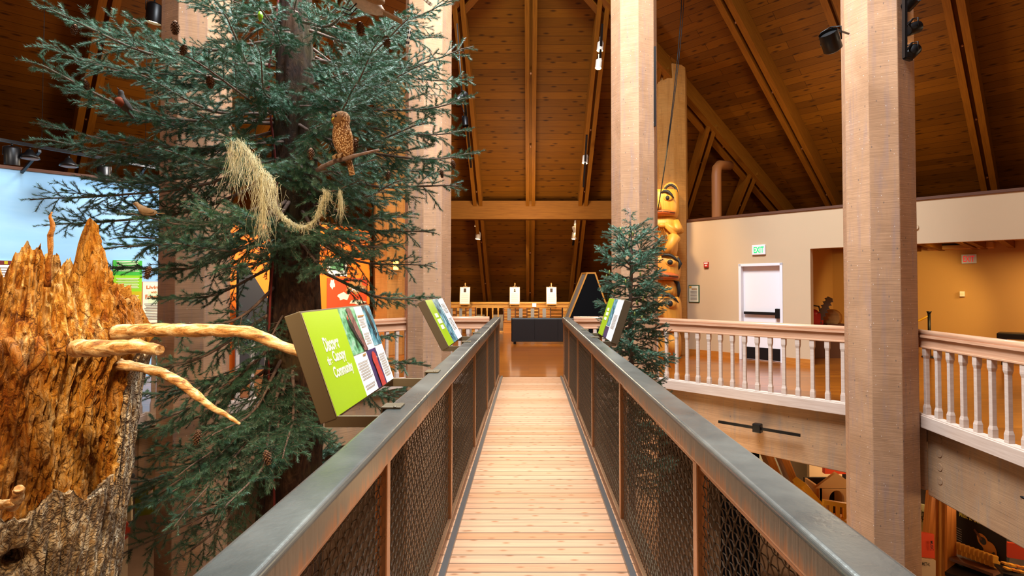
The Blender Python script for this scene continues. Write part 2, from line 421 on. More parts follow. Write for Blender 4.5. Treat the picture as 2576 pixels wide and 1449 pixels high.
for sx in (1,-1):
    nd=V((sx,1,2)).normalized()
    rafter(W3(0+sx*.02,5.26,zc(0,5.26)+.05),W3(sx*13.0,15.58,zc(13.0,15.58)+.05),nd,w=.42,h=.5,gap=.1)    # hip
    for vv in (-4.75,-3.06,-1.37,.32,2.0):
        # v = (x - y)/sqrt2 measured from the camera axes
        a=vv*1.4142; 
        # start: ridge side x=0 or skylight; line x-y = a - (CX-CY)
        dd=a-(CX-CY)
        x0=max(0,dd,(3.2+dd)/2 if (3.2+dd)/2>0 else 0); y0=x0-dd
        if y0<0: y0=0; x0=dd
        if x0+y0<3.3: t=(3.3-(x0+y0))/2; x0+=t; y0+=t
        # clip with the hip x<=1.26y-6.63 side (diag side is x>1.26y-6.63)
        if x0<1.26*y0-6.63: pass
        t1=(29-(x0+y0))/2; x1=x0+t1; y1=y0+t1
        if 1.26*y0-6.63>x0:
            # begins on the hip
            yy=(6.63+dd)/.26; 
            continue
        # leaves through the hip?  1.26y-6.63 = x = y+dd -> y=(6.63+dd)/.26
        yy=(6.63+dd)/.26
        if y0<yy<y1: y1=yy; x1=y1+dd
        if x0>=0 and y1>y0+.5: rafter(W3(sx*x0,y0,zc(x0,y0)),W3(sx*x1,y1,zc(x1,y1)),nd)
# ---- cross beam under the front slope
YB=16.0
zt=P(1330,505,YB).z; zb=P(1330,551,YB).z
m=MB(); m.bar((-4.4,YB+.15,(zt+zb)/2),(4.5,YB+.15,(zt+zb)/2),.3,zt-zb)
tag(m.build('cross_beam','rafter_wood',bevel=.01),'long horizontal timber beam crossing under the sloping roof beyond the bridge','beam')
# ---- floors
I=[(1.92,9.72),(4.90,6.74),(4.70,3.4),(1.9,.45),(-1.8,.45),(-4.6,3.4),(-4.80,6.74),(-1.82,9.72)]
O=[(13.35,21.06),(17.6,16.8),(17.6,-6.4),(13.35,-10.7),(-13.25,-10.7),(-17.5,-6.4),(-17.5,16.8),(-13.25,21.06)]
m=MB()
for i in range(8):
    j=(i+1)%8; m.face([(*I[i],0),(*I[j],0),(*O[j],0),(*O[i],0)][::-1]); m.face([(*I[i],-.3),(*I[j],-.3),(*O[j],-.3),(*O[i],-.3)],mi=1)
S(m.build('floor',['floor_boards','fascia_timber']))
m=MB(); m.face([(-18,-12,LOW),(18,-12,LOW),(18,22,LOW),(-18,22,LOW)]); S(m.build('floor','lower_carpet'))
m=MB(); m.prism([(x*1.0,y) for x,y in O][::-1],LOW,.6)
o=m.build('wall_outer','wall_paint'); S(o)
bm=bmesh.new(); bm.from_mesh(o.data); bm.faces.ensure_lookup_table()
bmesh.ops.delete(bm,geom=[f for f in bm.faces if abs(f.normal.z)>.9],context='FACES_ONLY'); bm.to_mesh(o.data); bm.free()
# ---- girders (fascia) around the well
names={0:'girder below the right diagonal balcony railing, with a black bar fixed on it',1:'girder under the far right balcony railing, with round plugs',
 6:'girder below the left diagonal balcony railing behind the big spruce',7:'girder under the balcony edge at the far end of the bridge',
 2:'girder along the near right edge of the well',3:'girder under the near end of the bridge',4:'girder along the near left edge of the well',5:'girder below the left balcony railing behind the broken stump'}
for i in range(8):
    a=V((*I[i],0)); b=V((*I[(i+1)%8],0)); d=(b-a).normalized(); n=V((-d.y,d.x,0))
    c=V((CX,CY,0))-(a+b)/2
    if n.dot(c)<0: n=-n
    zc0=-.12 if i!=7 else -.02; zc1=-.9 if i not in(1,) else -.95
    m=MB(); o2=-n*.14
    m.bar(a+V((0,0,(zc0+zc1)/2))+o2,b+V((0,0,(zc0+zc1)/2))+o2,.28,zc0-zc1)
    g=m.build('edge_girder','fascia_timber',bevel=.012)
    tag(g,'rough timber '+names[i],'girder')
    if i==1:
        for q in range(4):
            k=MB(); c0=a+d*.22-n*0+V((0,0,-.22-q*.16)); k.tube([c0+n*.0,c0+n*.006],.045,20)
            k.build('plug','fascia_timber',g)
# ---- octagonal timber posts
def octo(x,y,ap): 
    r=ap/math.cos(R(22.5)); return [(x+r*math.cos(R(45*k)),y+r*math.sin(R(45*k))) for k in range(8)]
posts=[(1.85,9.5,.374,'thick sawn timber post behind the small spruce at the right of the bridge end'),
       (4.46,6.93,.374,'largest sawn timber post, at the right, carrying black spotlights near its top'),
       (-1.76,9.5,.374,'sawn timber post left of the bridge end, partly behind the big spruce'),
       (-4.24,6.93,.374,'sawn timber post at the left behind the big spruce, beside the blue wall'),
       (4.46,3.36,.374,'sawn timber post beside the near right part of the well'),(-4.24,3.36,.374,'sawn timber post beside the near left part of the well'),
       (1.85,.82-.4,.374,'sawn timber post right of the near bridge end'),(-1.76,.82-.4,.374,'sawn timber post left of the near bridge end')]
for x,y,ap,lab in posts:
    top=zc(abs(x-CX),abs(y-CY))-.1
    m=MB(); m.prism(octo(x,y,ap),LOW,top); 
    po=m.build('timber_post','sawn_timber',origin=(x,y,LOW),bevel=.008); tag(po,lab,'post')
for sg,lab in ((1,'honey coloured timber post standing behind the carved totem pole'),(-1,'honey coloured timber post between the orange wall and the left post')):
    x=CX+sg*3.36; y=13.2; ap=.42
    m=MB(); m.prism(octo(x,y,ap),0,P(1700,178,y).z); tag(m.build('timber_post','warm_timber',origin=(x,y,0),bevel=.008),lab,'post')
    # big beam from the post head up to the middle of the roof
    a=V((x,y,P(1700,178,y).z+.05)); b=V((x-sg*.35,y-2.6,a.z+2.35))
    rafter(a+V((0,0,.35)),b+V((0,0,.35)),(0,0,1),w=.36,h=.6,gap=.02,bolts=False,name='hip_beam')
# ---- right diagonal wall
CR=16.8
def sR(px): 
    k=(px-VX)/F; Y=CR/(1+k); return (k*Y-Y)/math.sqrt(2)
def sL(px):
    k=(px-VX)/F; Y=(CR-.1)/(1-k); X=k*Y-.1; return (-X-Y)/math.sqrt(2)   # mirrored
FR=frame((CR/2,CR/2,0),(1,-1,0),(-1,-1,0))
FL=frame((-CR/2+.1,CR/2,0),(-1,-1,0),(1,-1,0))
def zR(px,py): return PD(px,py,CR).z
top=zR(1728,558); hb=2.38
s0=sR(1722); d0=sR(1859); d1=sR(1969); s1=sR(2039); s2=6.5
ft=2.11
m=MB(FR)
m.box(s0,d0,-.16,0,0,top); m.box(d0,d1,-.16,0,ft,top); m.box(d1,s1,-.16,0,0,top); m.box(s1,s2,-.16,0,hb,top)
S(m.build('wall_right','wall_paint'))
m=MB(FR); m.box(s0,s2,-.2,.03,top,top+.05); S(m.build('trim_1','trim_dark'))
m=MB(FR); m.box(s0,d0-.01,0,.02,0,.13); m.box(d1+.01,s1,0,.02,0,.13); S(m.build('baseboard_right','orange_wood'))
# door
fw=.055
dr=MB(FR); dr.box(d0,d0+fw,-.17,.02,0,ft); dr.box(d1-fw,d1,-.17,.02,0,ft); dr.box(d0,d1,-.17,.02,ft-fw,ft)
door=S(dr.build('door_1','white_paint',bevel=.004))
m=MB(FR); m.box(d0+fw,d1-fw,-.15,-.11,.01,ft-fw); m.build('leaf','white_paint',door)
m=MB(FR); m.box(d0+fw+.02,d1-fw-.02,-.11,-.105,.02,.28); m.build('kick_plate','black_metal',door)
m=MB(FR); m.box(d0+fw+.03,d1-fw-.03,-.08,-.03,1.0,1.06); m.box(d1-fw-.12,d1-fw-.03,-.11,-.02,.93,1.14); m.build('push_bar','black_metal',door,bevel=.01)
# room behind the wide opening
bk=-4.2
m=MB(FR); m.box(s0,s2+6,bk-.1,bk,0,2.7); S(m.build('wall_back','room_paint'))
m=MB(FR); m.box(s1-.9,s1-.78,bk,-.16,0,3.0); S(m.build('wall_side','room_paint'))
m=MB(FR); m.box(s1-.9,s2+6,bk,-.16,2.62,2.7); S(m.build('ceiling','room_paint'))
for i in range(9):
    ss=s1+.3+i*.62
    m=MB(FR)
    m.box(ss,ss+.1,bk,-.18,2.46,2.62); 
    if i%2: m.box(ss+.16,ss+.26,bk,-.18,2.46,2.62)
    S(m.build('ceiling_beam','rafter_wood'))
# things on and in the right wall
def onwall(px,py,dep=0): 
    p=PD(px,py,CR); return p+V((-1,-1,0)).normalized()*dep
XD=V((1,-1,0)).normalized(); ZD=V((0,0,1)); ND=V((-1,-1,0)).normalized()
def wbox(name,label,cat,px0,px1,py0,py1,dep,mat,bevel=.004):
    a=sR(px0); b=sR(px1); pm=(px0+px1)/2; z1=zR(pm,py0); z0=zR(pm,py1)
    c=PD(pm,(py0+py1)/2,CR); t=thing(name,label,cat,c)
    m=MB(FR); m.box(a,b,0,dep,z0,z1); m.build('housing' if cat!='poster' else 'board',mat,t,bevel=bevel)
    return t,c,(b-a),(z1-z0)
# note: lettering must read left to right seen from the bridge: x runs towards +s
t,c,w,h=wbox('exit_sign','white exit sign with green letters above the white door','sign',1894,1928,616,641,.05,'white_paint',.012)
text('EXIT',t,c+ND*.052,XD,ZD,w*.74,h*.62,'exit_green',bold=.02)
t,c,w,h=wbox('fire_alarm','small red fire alarm on the beige wall left of the white door','alarm',1773,1784,659,673,.05,'red')
patch(t,'white_label',c+ND*.052+ZD*h*.28,XD,ZD,w*.8,h*.2,'paper_white')
patch(t,'strobe_lens',c+ND*.052-ZD*h*.15,XD,ZD,w*.5,h*.25,'white_lamp')
t,c,w,h=wbox('wall_notice','cream notice with dark green border on the beige wall beside the totem pole','poster',1733,1760,717,761,.02,'dark_paint')
t.children[0].data.materials[0]=plain('notice_green','#1d4a2c',.5)
patch(t,'sheet',c+ND*.022,XD,ZD,w*.86,h*.9,'off_white')
patch(t,'yellow_leaf',c+ND*.026-XD*w*.3+ZD*h*.38,XD,ZD,w*.2,h*.12,'gold_wood')
for i in range(2): patch(t,'heading_line',c+ND*.026+ZD*h*(.30-.06*i)+XD*w*.05,XD,ZD,w*.5,h*.03,'brown_ink')
for i in range(16):
    if i in(5,10): continue
    patch(t,'text_line',c+ND*.026+ZD*h*(.16-.034*i),XD,ZD,w*.62,h*.012,'grey_ink')
t,c,w,h=wbox('wall_speaker','round flat white speaker on the beige wall above the opening','speaker',2294,2312,563,581,.001,'wall_paint')
m=MB(); m.tube([c,c+ND*.03],[w/2,w/2*.9],28); m.build('cover','wall_paint',t)
# back wall things
CB=CR+4.2*math.sqrt(2)
def bbox(name,label,cat,px0,px1,py0,py1,dep,mat):
    pm=(px0+px1)/2; a=PD(px0,py0,CB); b=PD(px1,py1,CB); c=PD(pm,(py0+py1)/2,CB); w=abs((b-a).dot(XD)); h=PD(pm,py0,CB).z-PD(pm,py1,CB).z
    t=thing(name,label,cat,c); m=MB(); m.bar(c-XD*w/2+ND*dep/2,c+XD*w/2+ND*dep/2,dep,h); m.build('housing',mat,t,bevel=.006); return t,c,w,h
t,c,w,h=bbox('exit_sign','grey framed exit sign with red letters on the far tan wall at the right','sign',2419,2457,640,663,.06,'blue_white')
text('EXIT',t,c+ND*.062,XD,ZD,w*.76,h*.66,'exit_red',bold=.02)
t,c,w,h=bbox('thermostat','small cream thermostat on the far tan wall below the red exit sign','thermostat',2415,2428,733,746,.08,'cream')
m=MB(); m.bar(c-XD*w*.35+ND*.085,c+XD*w*.35+ND*.085,.01,h*.3); m.build('grille','off_white',t)
t,c,w,h=bbox('air_vent','long beige air vent under the beams at the top of the far tan wall','vent',2338,2500,613,628,.4,'room_paint')
m=MB(); m.bar(c-XD*w*.4+ND*.41+ZD*h*.25,c+XD*w*.4+ND*.41+ZD*h*.25,.02,h*.25); m.build('slot','dark_void',t)
# stanchion
p=PD(2338,845,CB-1.2); p.z=0
t=thing('rope_stanchion','black stanchion with a yellow rope by the far tan wall','stanchion',p)
zt=PD(2338,783,CB-1.2).z
m=MB(); m.tube([p,p+ZD*.03],[.16,.15],24); m.build('base','black_metal',t)
m=MB(); m.tube([p+ZD*.02,p+ZD*zt],.03,12); m.tube([p+ZD*(zt-.06),p+ZD*zt],[.03,.055],16); m.build('pole','black_metal',t)
m=MB(); pts=[]
for i in range(13):
    u=i/12; pts.append(p+ZD*(zt-.1-.75*u+.45*u*u*.6)-XD*(1.1*u))
m.tube(pts,.022,8); m.build('rope','yellow_rope',t)
# bench in the room
p=PD(2600,860,CB-1.5); 
t=thing('room_bench','black bench end at the far right in the tan room','bench',(p.x,p.y,0))
zz=PD(2560,838,CB-1.5).z; p.z=0
m=MB(); m.bar(p-XD*.55+ZD*(zz-.06),p+XD*1.2+ZD*(zz-.06),.5,.12); m.build('seat','black_vinyl',t,bevel=.02)
for k in (-.45,1.1):
    for q in (-.2,.2):
        m=MB(); m.bar(p+XD*k+ND*q,p+XD*k+ND*q+ZD*(zz-.12),.05,.05); m.build('leg','black_metal',t)
# chainsaw carving bench
CQ=CR+2.6
def q_(px,py): return PD(px,py,CQ)
g=PD(2085,870,CQ); g.z=0
t=thing('log_round','upright slice of a log standing in the opening beside the red saw','log',(q_(2091,840).x,q_(2091,840).y,0))
c=q_(2091,800); m=MB(); m.tube([c-ND*.12,c+ND*.12],.2,28); m.build('disc','warm_timber',t)
m=MB(); m.box(c.x-.2,c.x+.2,c.y-.2,c.y+.2,0,c.z-.12); m.build('block','trim_dark',t)
t=thing('chain_saw','old red chain saw with a long toothed bar, tilted upwards in the opening','saw',(q_(2062,830).x,q_(2062,830).y,0))
a=q_(2060,800)+ND*.3
m=MB(); m.box(a.x-.2,a.x+.15,a.y-.12,a.y+.12,a.z-.14,a.z+.14); m.ell(a+V((-.05,0,.1)),(.16,.13,.12)); m.build('engine','red',t,bevel=.03)
b0=q_(2066,812)+ND*.32; b1=q_(2100,748)+ND*.32
m=MB(); m.bar(b0,b1,.02,.12,ND.cross(b1-b0)); d=(b1-b0).normalized(); L=(b1-b0).length; k=.06; u=ND.cross(d).normalized()
while k<L:
    for s_ in(-1,1):
        q=b0+d*k+u*s_*.06; m.face([q-d*.03,q+d*.03,q+u*s_*.045],None); m.face([q+d*.03+ND*.02,q-d*.03+ND*.02,q+u*s_*.045+ND*.02],None)
    k+=.09
m.build('saw_bar','steel',t)
m=MB(); m.tube([a+V((-.12,0,.16)),a+V((-.05,0,.3)),a+V((.1,0,.28)),a+V((.14,0,.12))],.018,8); m.build('handle','black_metal',t)
m=MB(); m.box(a.x-.25,a.x+.22,a.y-.2,a.y+.2,0,a.z-.14); tag(m.build('display_stand','trim_dark',bevel=.01,origin=(a.x,a.y,0)),'low dark stand under the red chain saw','stand')
# ducts
def up(p,dz): return p+V((0,0,dz))
c=PD(1803,560,CR+1.9)
m=MB(); z2=PD(1803,440,CR+1.9).z; m.tube([(c.x,c.y,0),(c.x,c.y,z2),(c.x+.03,c.y+.05,z2+.18),(c.x+.15,c.y+.2,z2+.3),(c.x+.6,c.y+.7,z2+.4)],.12,20)
tag(m.build('air_duct','duct_paint'),'thin round orange duct rising behind the beige wall','duct')
# ---- left diagonal wall
zLt=PD(410,468,CR-.1,-1).z
sa=sL(925); sb=sL(500); sc=-sL(0)
sa=sL(930); sb=sL(495); sc=7.5
ot=PD(760,560,CR-.1,-1).z
m=MB(FL); m.box(sb,sc,-.16,0,0,zLt); S(m.build('wall_left','mural_sky'))
m=MB(FL); m.box(sa,sb,-.16,0,0,ot); S(m.build('wall_orange','orange_paint'))
m=MB(FL); m.box(sb,sc,-.2,.02,zLt,zLt+.05); m.box(sa,sb,-.2,.02,ot,ot+.04); S(m.build('trim_2','trim_dark'))
XL=V((1,1,0)).normalized(); NL=V((1,-1,0)).normalized()
def LP(px,py): return PD(px,py,CR-.1,-1)
def lpanel(name,label,cat,px0,px1,py0,py1,mat,dep=.02,edge=None):
    a=LP(px0,(py0+py1)/2); b=LP(px1,(py0+py1)/2); c=(a+b)/2; w=(b-a).length; pm=(px0+px1)/2; h=LP(pm,py0).z-LP(pm,py1).z; c.z=(LP(pm,py0).z+LP(pm,py1).z)/2
    t=thing(name,label,cat,c); m=MB(); m.bar(c-XL*w/2+NL*dep/2,c+XL*w/2+NL*dep/2,dep,h); m.build('board',edge or mat,t)
    if edge: patch(t,'sheet',c+NL*dep,XL,ZD,w*.97,h*.985,mat)
    return t,c+NL*(dep+.003),w,h
t,c,w,h=lpanel('exhibit_board','tall green and yellow exhibit panel on the blue wall beside the broken stump','panel',283,356,655,812,'lime_green')
plain('bright_green','#3fae3a',.4); plain('mustard','#c2b016',.4); plain('leaf_green','#8ccc1c',.4)
patch(t,'green_band',c+ZD*h*.38,XL,ZD,w,h*.24,'bright_green'); patch(t,'lime_band',c+ZD*h*.13,XL,ZD,w,h*.26,'leaf_green'); patch(t,'mustard_band',c-ZD*h*.15,XL,ZD,w,h*.3,'mustard'); patch(t,'lower_green_band',c-ZD*h*.4,XL,ZD,w,h*.2,'leaf_green')
for b_ in (.4,.13,-.15,-.4):
    for i in range(7): patch(t,'text_line',c+NL*.004+ZD*h*(b_+.08-.025*i),XL,ZD,w*(.8-.1*(i%2)),h*.009,'off_white')
t,c,w,h=lpanel('exhibit_board','pale panel titled Living with Forests beside the left post','panel',357,432,709,812,'off_white',edge='orange_paint')
wr=w*.62
patch(t,'green_patch',c-XL*w*.1+ZD*h*.12,XL,ZD,w*.4,h*.3,'blue_white').data.materials[0]=plain('pale_green','#cfe0b0',.5)
for s_,z_,hh,ww in (('Living',.36,.1,.5),('with',.25,.06,.2),('Forests',.14,.1,.56)):
    text(s_,t,c-XL*w*.12+ZD*h*z_+NL*.004,XL,ZD,w*ww,h*hh,'orange_ink' if 'orange_ink' in MATS else plain('orange_ink','#d06414',.5).name,bold=.02)
for i in range(11): patch(t,'text_line',c+NL*.004-XL*w*.12-ZD*h*(.03+.038*i),XL,ZD,w*(.62-.06*(i%3)),h*.012,'grey_ink')
t,c,w,h=lpanel('exhibit_board','white panel with maroon heading strip at the left edge of the blue wall','panel',-60,32,655,760,'paper_white')
plain('maroon','#6b1c1c',.5)
patch(t,'heading_strip',c+ZD*h*.45,XL,ZD,w,h*.1,'maroon'); patch(t,'leaf_mark',c+XL*w*.3+ZD*h*.45+NL*.003,XL,ZD,w*.1,h*.07,'mustard')
for i in range(12): patch(t,'text_line',c+NL*.003+ZD*h*(.33-.06*i),XL,ZD,w*.8,h*.012,'grey_ink')
# orange wall lettering and panels
t=thing('wall_lettering','large brown raised letters on the orange wall behind the big spruce','lettering',LP(860,605))
plain('brown_letter','#8a4a1c',.6)
text('Лес',t,LP(877,607)+NL*.01,XL,ZD,None,.5,'brown_letter')
text('к',t,LP(820,611)+NL*.01,XL,ZD,None,.3,'brown_letter'); text('о',t,LP(660,614)+NL*.01,XL,ZD,None,.32,'brown_letter')
t,c,w,h=lpanel('map_board','red map panel with white lettering CHINA on the orange wall','panel',822,922,700,775,'red')
plain('map_red','#d8451c',.5); t.children[0].data.materials[0]=MATS['map_red']
for dx,dz,ww,hh in ((.2,.2,.5,.45),(-.1,-.1,.3,.25),(.25,-.3,.4,.16),(-.38,.3,.12,.3)):
    m=MB(); k=[]; 
    for i in range(12):
        aa=2*math.pi*i/12; rr=1+.22*math.sin(i*2.7+dx*9); k.append(c+XL*(w*dx+w*ww/2*rr*math.cos(aa))+ZD*(h*dz+h*hh/2*rr*math.sin(aa))+NL*.004)
    m.face(k); m.build('map_shape','off_white' if dx!=.2 else 'brown_ink',t)
text('CHINA',t,c+XL*w*.22+ZD*h*.12+NL*.008,XL,ZD,w*.42,h*.14,'paper_white',bold=.02)
t,c,w,h=lpanel('exhibit_board','white and green panel on the orange wall right of the spruce trunk','panel',822,872,652,695,'paper_white')
patch(t,'green_picture',c+ZD*h*.1,XL,ZD,w*.7,h*.5,'leafy_print')
# dark wedge in front of orange wall
m=MB(); a=LP(574,700)+NL*.5; b=LP(610,700)+NL*.5
zt=LP(574,668).z; m.face([(a.x,a.y,0),(a.x,a.y,zt),(a.x+.1,a.y+.1,zt),(a.x+.95,a.y+.95,0)]); m.face([(a.x+.1,a.y-.1,0),(a.x+.1,a.y-.1,zt),(a.x+.2,a.y,zt),(a.x+1.05,a.y+.85,0)][::-1])
m.face([(a.x+.1,a.y+.1,zt),(a.x+.95,a.y+.95,0),(a.x+1.05,a.y+.85,0),(a.x+.2,a.y,zt)])
tag(m.build('display_screen','dark_paint'),'dark wedge shaped display stand before the orange wall','stand')
# glowing lantern left of the bridge
c=P(996,668,12.6)
t=thing('wall_lantern','small glowing yellow lantern between the left posts','lantern',c)
m=MB(); m.box(c.x-.05,c.x+.05,c.y-.05,c.y+.05,c.z-.1,c.z+.1); m.build('shade','lantern_glow',t,bevel=.01)
m=MB(); m.box(c.x-.07,c.x+.07,c.y-.07,c.y+.07,c.z+.1,c.z+.14); m.tube([c+ZD*.14,c+ZD*1.5],.008,6); m.build('hanger','black_metal',t)
# ---- balcony railings
def baluster(mb,p,ax):
    z0,z1=.05,.86; w=.045
    prof=[(z0,.031),(z0+.09,.031),(z0+.13,.023),(z1-.13,.023),(z1-.09,.031),(z1,.031)]
    ay=V((-ax.y,ax.x,0)); rings=[]
    for z,r in prof: rings.append([p+ax*r*a+ay*r*b+V((0,0,z)) for a,b in((-1,-1),(1,-1),(1,1),(-1,1))])
    mb.loft(rings,sm=False)
def railing(a,b,label,n,group=None,skip=0,m1='oak_rail',m2='bleached_wood'):
    a=V((*a,0)); b=V((*b,0)); d=(b-a).normalized(); L=(b-a).length
    t=thing('balcony_railing',label,'railing',(a+b)/2)
    m=MB(); pts=[]
    m.tube([a+ZD*1.035,b+ZD*1.035],.042,14,flat=1.0); m.bar(a+ZD*1.0,b+ZD*1.0,.105,.03); m.build('handrail',m1,t)
    m=MB(); m.bar(a+ZD*.93,b+ZD*.93,.055,.13); m.bar(a+ZD*.868,b+ZD*.868,.075,.022); m.build('upper_rail',m1,t,bevel=.004)
    m=MB(); m.bar(a-ZD*.035,b-ZD*.035,.12,.15); m.bar(a+ZD*.045,b+ZD*.045,.09,.02); m.build('bottom_rail',m2,t,bevel=.006)
    for i in range(n):
        m=MB(); baluster(m,a+d*(L*(i+.5)/n),d); m.build('baluster',m2,t,bevel=.003,seg=1)
    return t
def toward(i,j,off): # inset line between well corners
    return I[i],I[j]
railing((1.86,9.72),(4.84,6.74),'pale wooden railing along the diagonal balcony edge right of the small spruce',22)
railing((4.84,6.74),(4.64,3.5),'pale wooden railing running off the right edge of the photo beyond the largest post',16)
railing((-1.76,9.72),(-4.74,6.74),'pale wooden railing on the diagonal balcony edge behind the big spruce',22)
railing((-4.74,6.74),(-4.54,3.5),'pale wooden railing behind the broken stump at the left',16)
railing((.80,9.72),(1.86,9.72),'short pale wooden railing between bridge end and right post, beside the black board',7)
railing((-.70,9.72),(-1.76,9.72),'short pale wooden railing between the left post and the bridge end',7)
# black bar on right girder
a=PD(1812,1059,11.58); b=PD(2017,1093,11.58); n=V((-1,-1,0)).normalized()
t=thing('fascia_track','black lighting bar fixed on the timber girder below the right railing','track',(a+b)/2)
m=MB(); m.bar(a+n*.06,b+n*.06,.025,.04); m.build('bar','black_metal',t)
c=(a+b)/2; d=(b-a).normalized()
c=PD(1909,1075,11.58)
m=MB(); m.bar(c-d*.06+n*.05,c+d*.06+n*.05,.1,.13); m.build('bracket','black_metal',t,bevel=.01)
c=V((4.74,5.0,0))
a=P(2574,1252,4.9)
t=thing('wall_spike','small black fixture on the far right girder at the photo edge','fixture',a)
m=MB(); m.ell(a,(.012,.03,.012)); m.build('body','black_metal',t)
# ================================================================ THE BRIDGE
BX=.048; Y0,Y1=.35,9.72
br=thing('footbridge','narrow footbridge with pale plank deck and dark metal mesh sides in the middle','footbridge',(BX,(Y0+Y1)/2,0))
m=MB(); m.face([(BX-.56,Y0,0),(BX+.56,Y0,0),(BX+.56,Y1+.02,0),(BX-.56,Y1+.02,0)],[(5,0),(6.12,0),(6.12,9.4),(5,9.4)]); 
x0,x1=BX-.56,BX+.56
m.face([(x0,Y1+.02,-.04),(x1,Y1+.02,-.04),(x1,Y0,-.04),(x0,Y0,-.04)]); m.face([(x0,Y0,-.04),(x1,Y0,-.04),(x1,Y0,0),(x0,Y0,0)]); m.face([(x1,Y1+.02,-.04),(x0,Y1+.02,-.04),(x0,Y1+.02,0),(x1,Y1+.02,0)])
m.build('deck','deck_boards',br)
for s,lab in ((-1,'left'),(1,'right')):
    xi=BX+s*.545; xo=BX+s*.676
    xc=(xi+xo)/2
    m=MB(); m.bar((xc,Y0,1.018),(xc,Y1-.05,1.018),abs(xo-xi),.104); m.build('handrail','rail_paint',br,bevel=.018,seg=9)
    mx=BX+s*.585
    m=MB(); m.bar((mx,Y0,.955),(mx,Y1-.06,.955),.03,.03); m.build('upper_channel','rail_paint',br,bevel=.003)
    m=MB(); m.bar((mx,Y0,.03),(mx,Y1-.06,.03),.05,.06); m.build('lower_channel','rail_paint',br,bevel=.004)
    m=MB(); m.bar((BX+s*.525,Y0,.012),(BX+s*.525,Y1,.012),.035,.022); m.build('edge_strip','steel',br)
    m=MB(); m.bar((mx+s*.06,Y0,-.2),(mx+s*.06,Y1-.05,-.2),.12,.34); m.build('steel_beam','bronze_metal',br)
    ys=[Y0+.03,2.02,3.68,5.3,6.9,8.45,Y1-.08]
    for y in ys:
        m=MB(); m.bar((mx,y,.0),(mx,y,.96),.045,.05,(0,1,0)); m.build('post','rail_paint',br,bevel=.004)
    for i in range(6):
        a,b=ys[i]+.03,ys[i+1]-.03; L=b-a
        if s==1 and i==0: pass
        key='mesh%.2f'%L
        # crimped woven wire
        if key not in WL:
            m=MB(); z0_,z1_=.05,.95; pv=.030; ph=.036; amp=.0042; rw=.0024
            nv=int(L/pv); nh=int((z1_-z0_)/ph)
            def wire(pts):
                n=4; idx=[]
                for k,p in enumerate(pts):
                    q=pts[min(k+1,len(pts)-1)]-pts[max(k-1,0)]; q.normalize(); A=q.cross(V((1,0,0))).normalized(); B=q.cross(A)
                    idx.append([m.av(p+A*rw*c_+B*rw*s_) for c_,s_ in((1,0),(0,1),(-1,0),(0,-1))])
                for k in range(len(idx)-1):
                    for c_ in range(4): m.fi([idx[k][c_],idx[k][(c_+1)%4],idx[k+1][(c_+1)%4],idx[k+1][c_]])
            for j in range(nv):
                y=(j+.5)*L/nv; pts=[]
                for k in range(nh*2+1):
                    sg_=((k//2)+j)%2*2-1; off=(amp*1.0*sg_ if k%2==0 else amp*.0)
                    pts.append(V((off,y+ (.0045 if (k//2)%2 else -.0045)*(1 if k%2==0 else .9),z0_+k*(z1_-z0_)/(2*nh))))
                wire(pts)
            for k in range(nh):
                z=z0_+k*(z1_-z0_)/nh; pts=[]
                for j in range(nv+1):
                    sg_=(k+j)%2*2-1
                    pts.append(V((-amp*sg_*.8,max(0,min(L,(j+.0)*L/nv)),z)))
                wire(pts)
            o=m.build('mesh_panel','mesh_wire'); WL[key]=o
            o.parent=br; o.location=V((mx,a,0))-WL[br.name]
        else:
            src=WL[key]; o=src.copy(); C.objects.link(o); WL[o.name]=V((mx,a,0)); o.parent=br; o.location=V((mx,a,0))-WL[br.name]
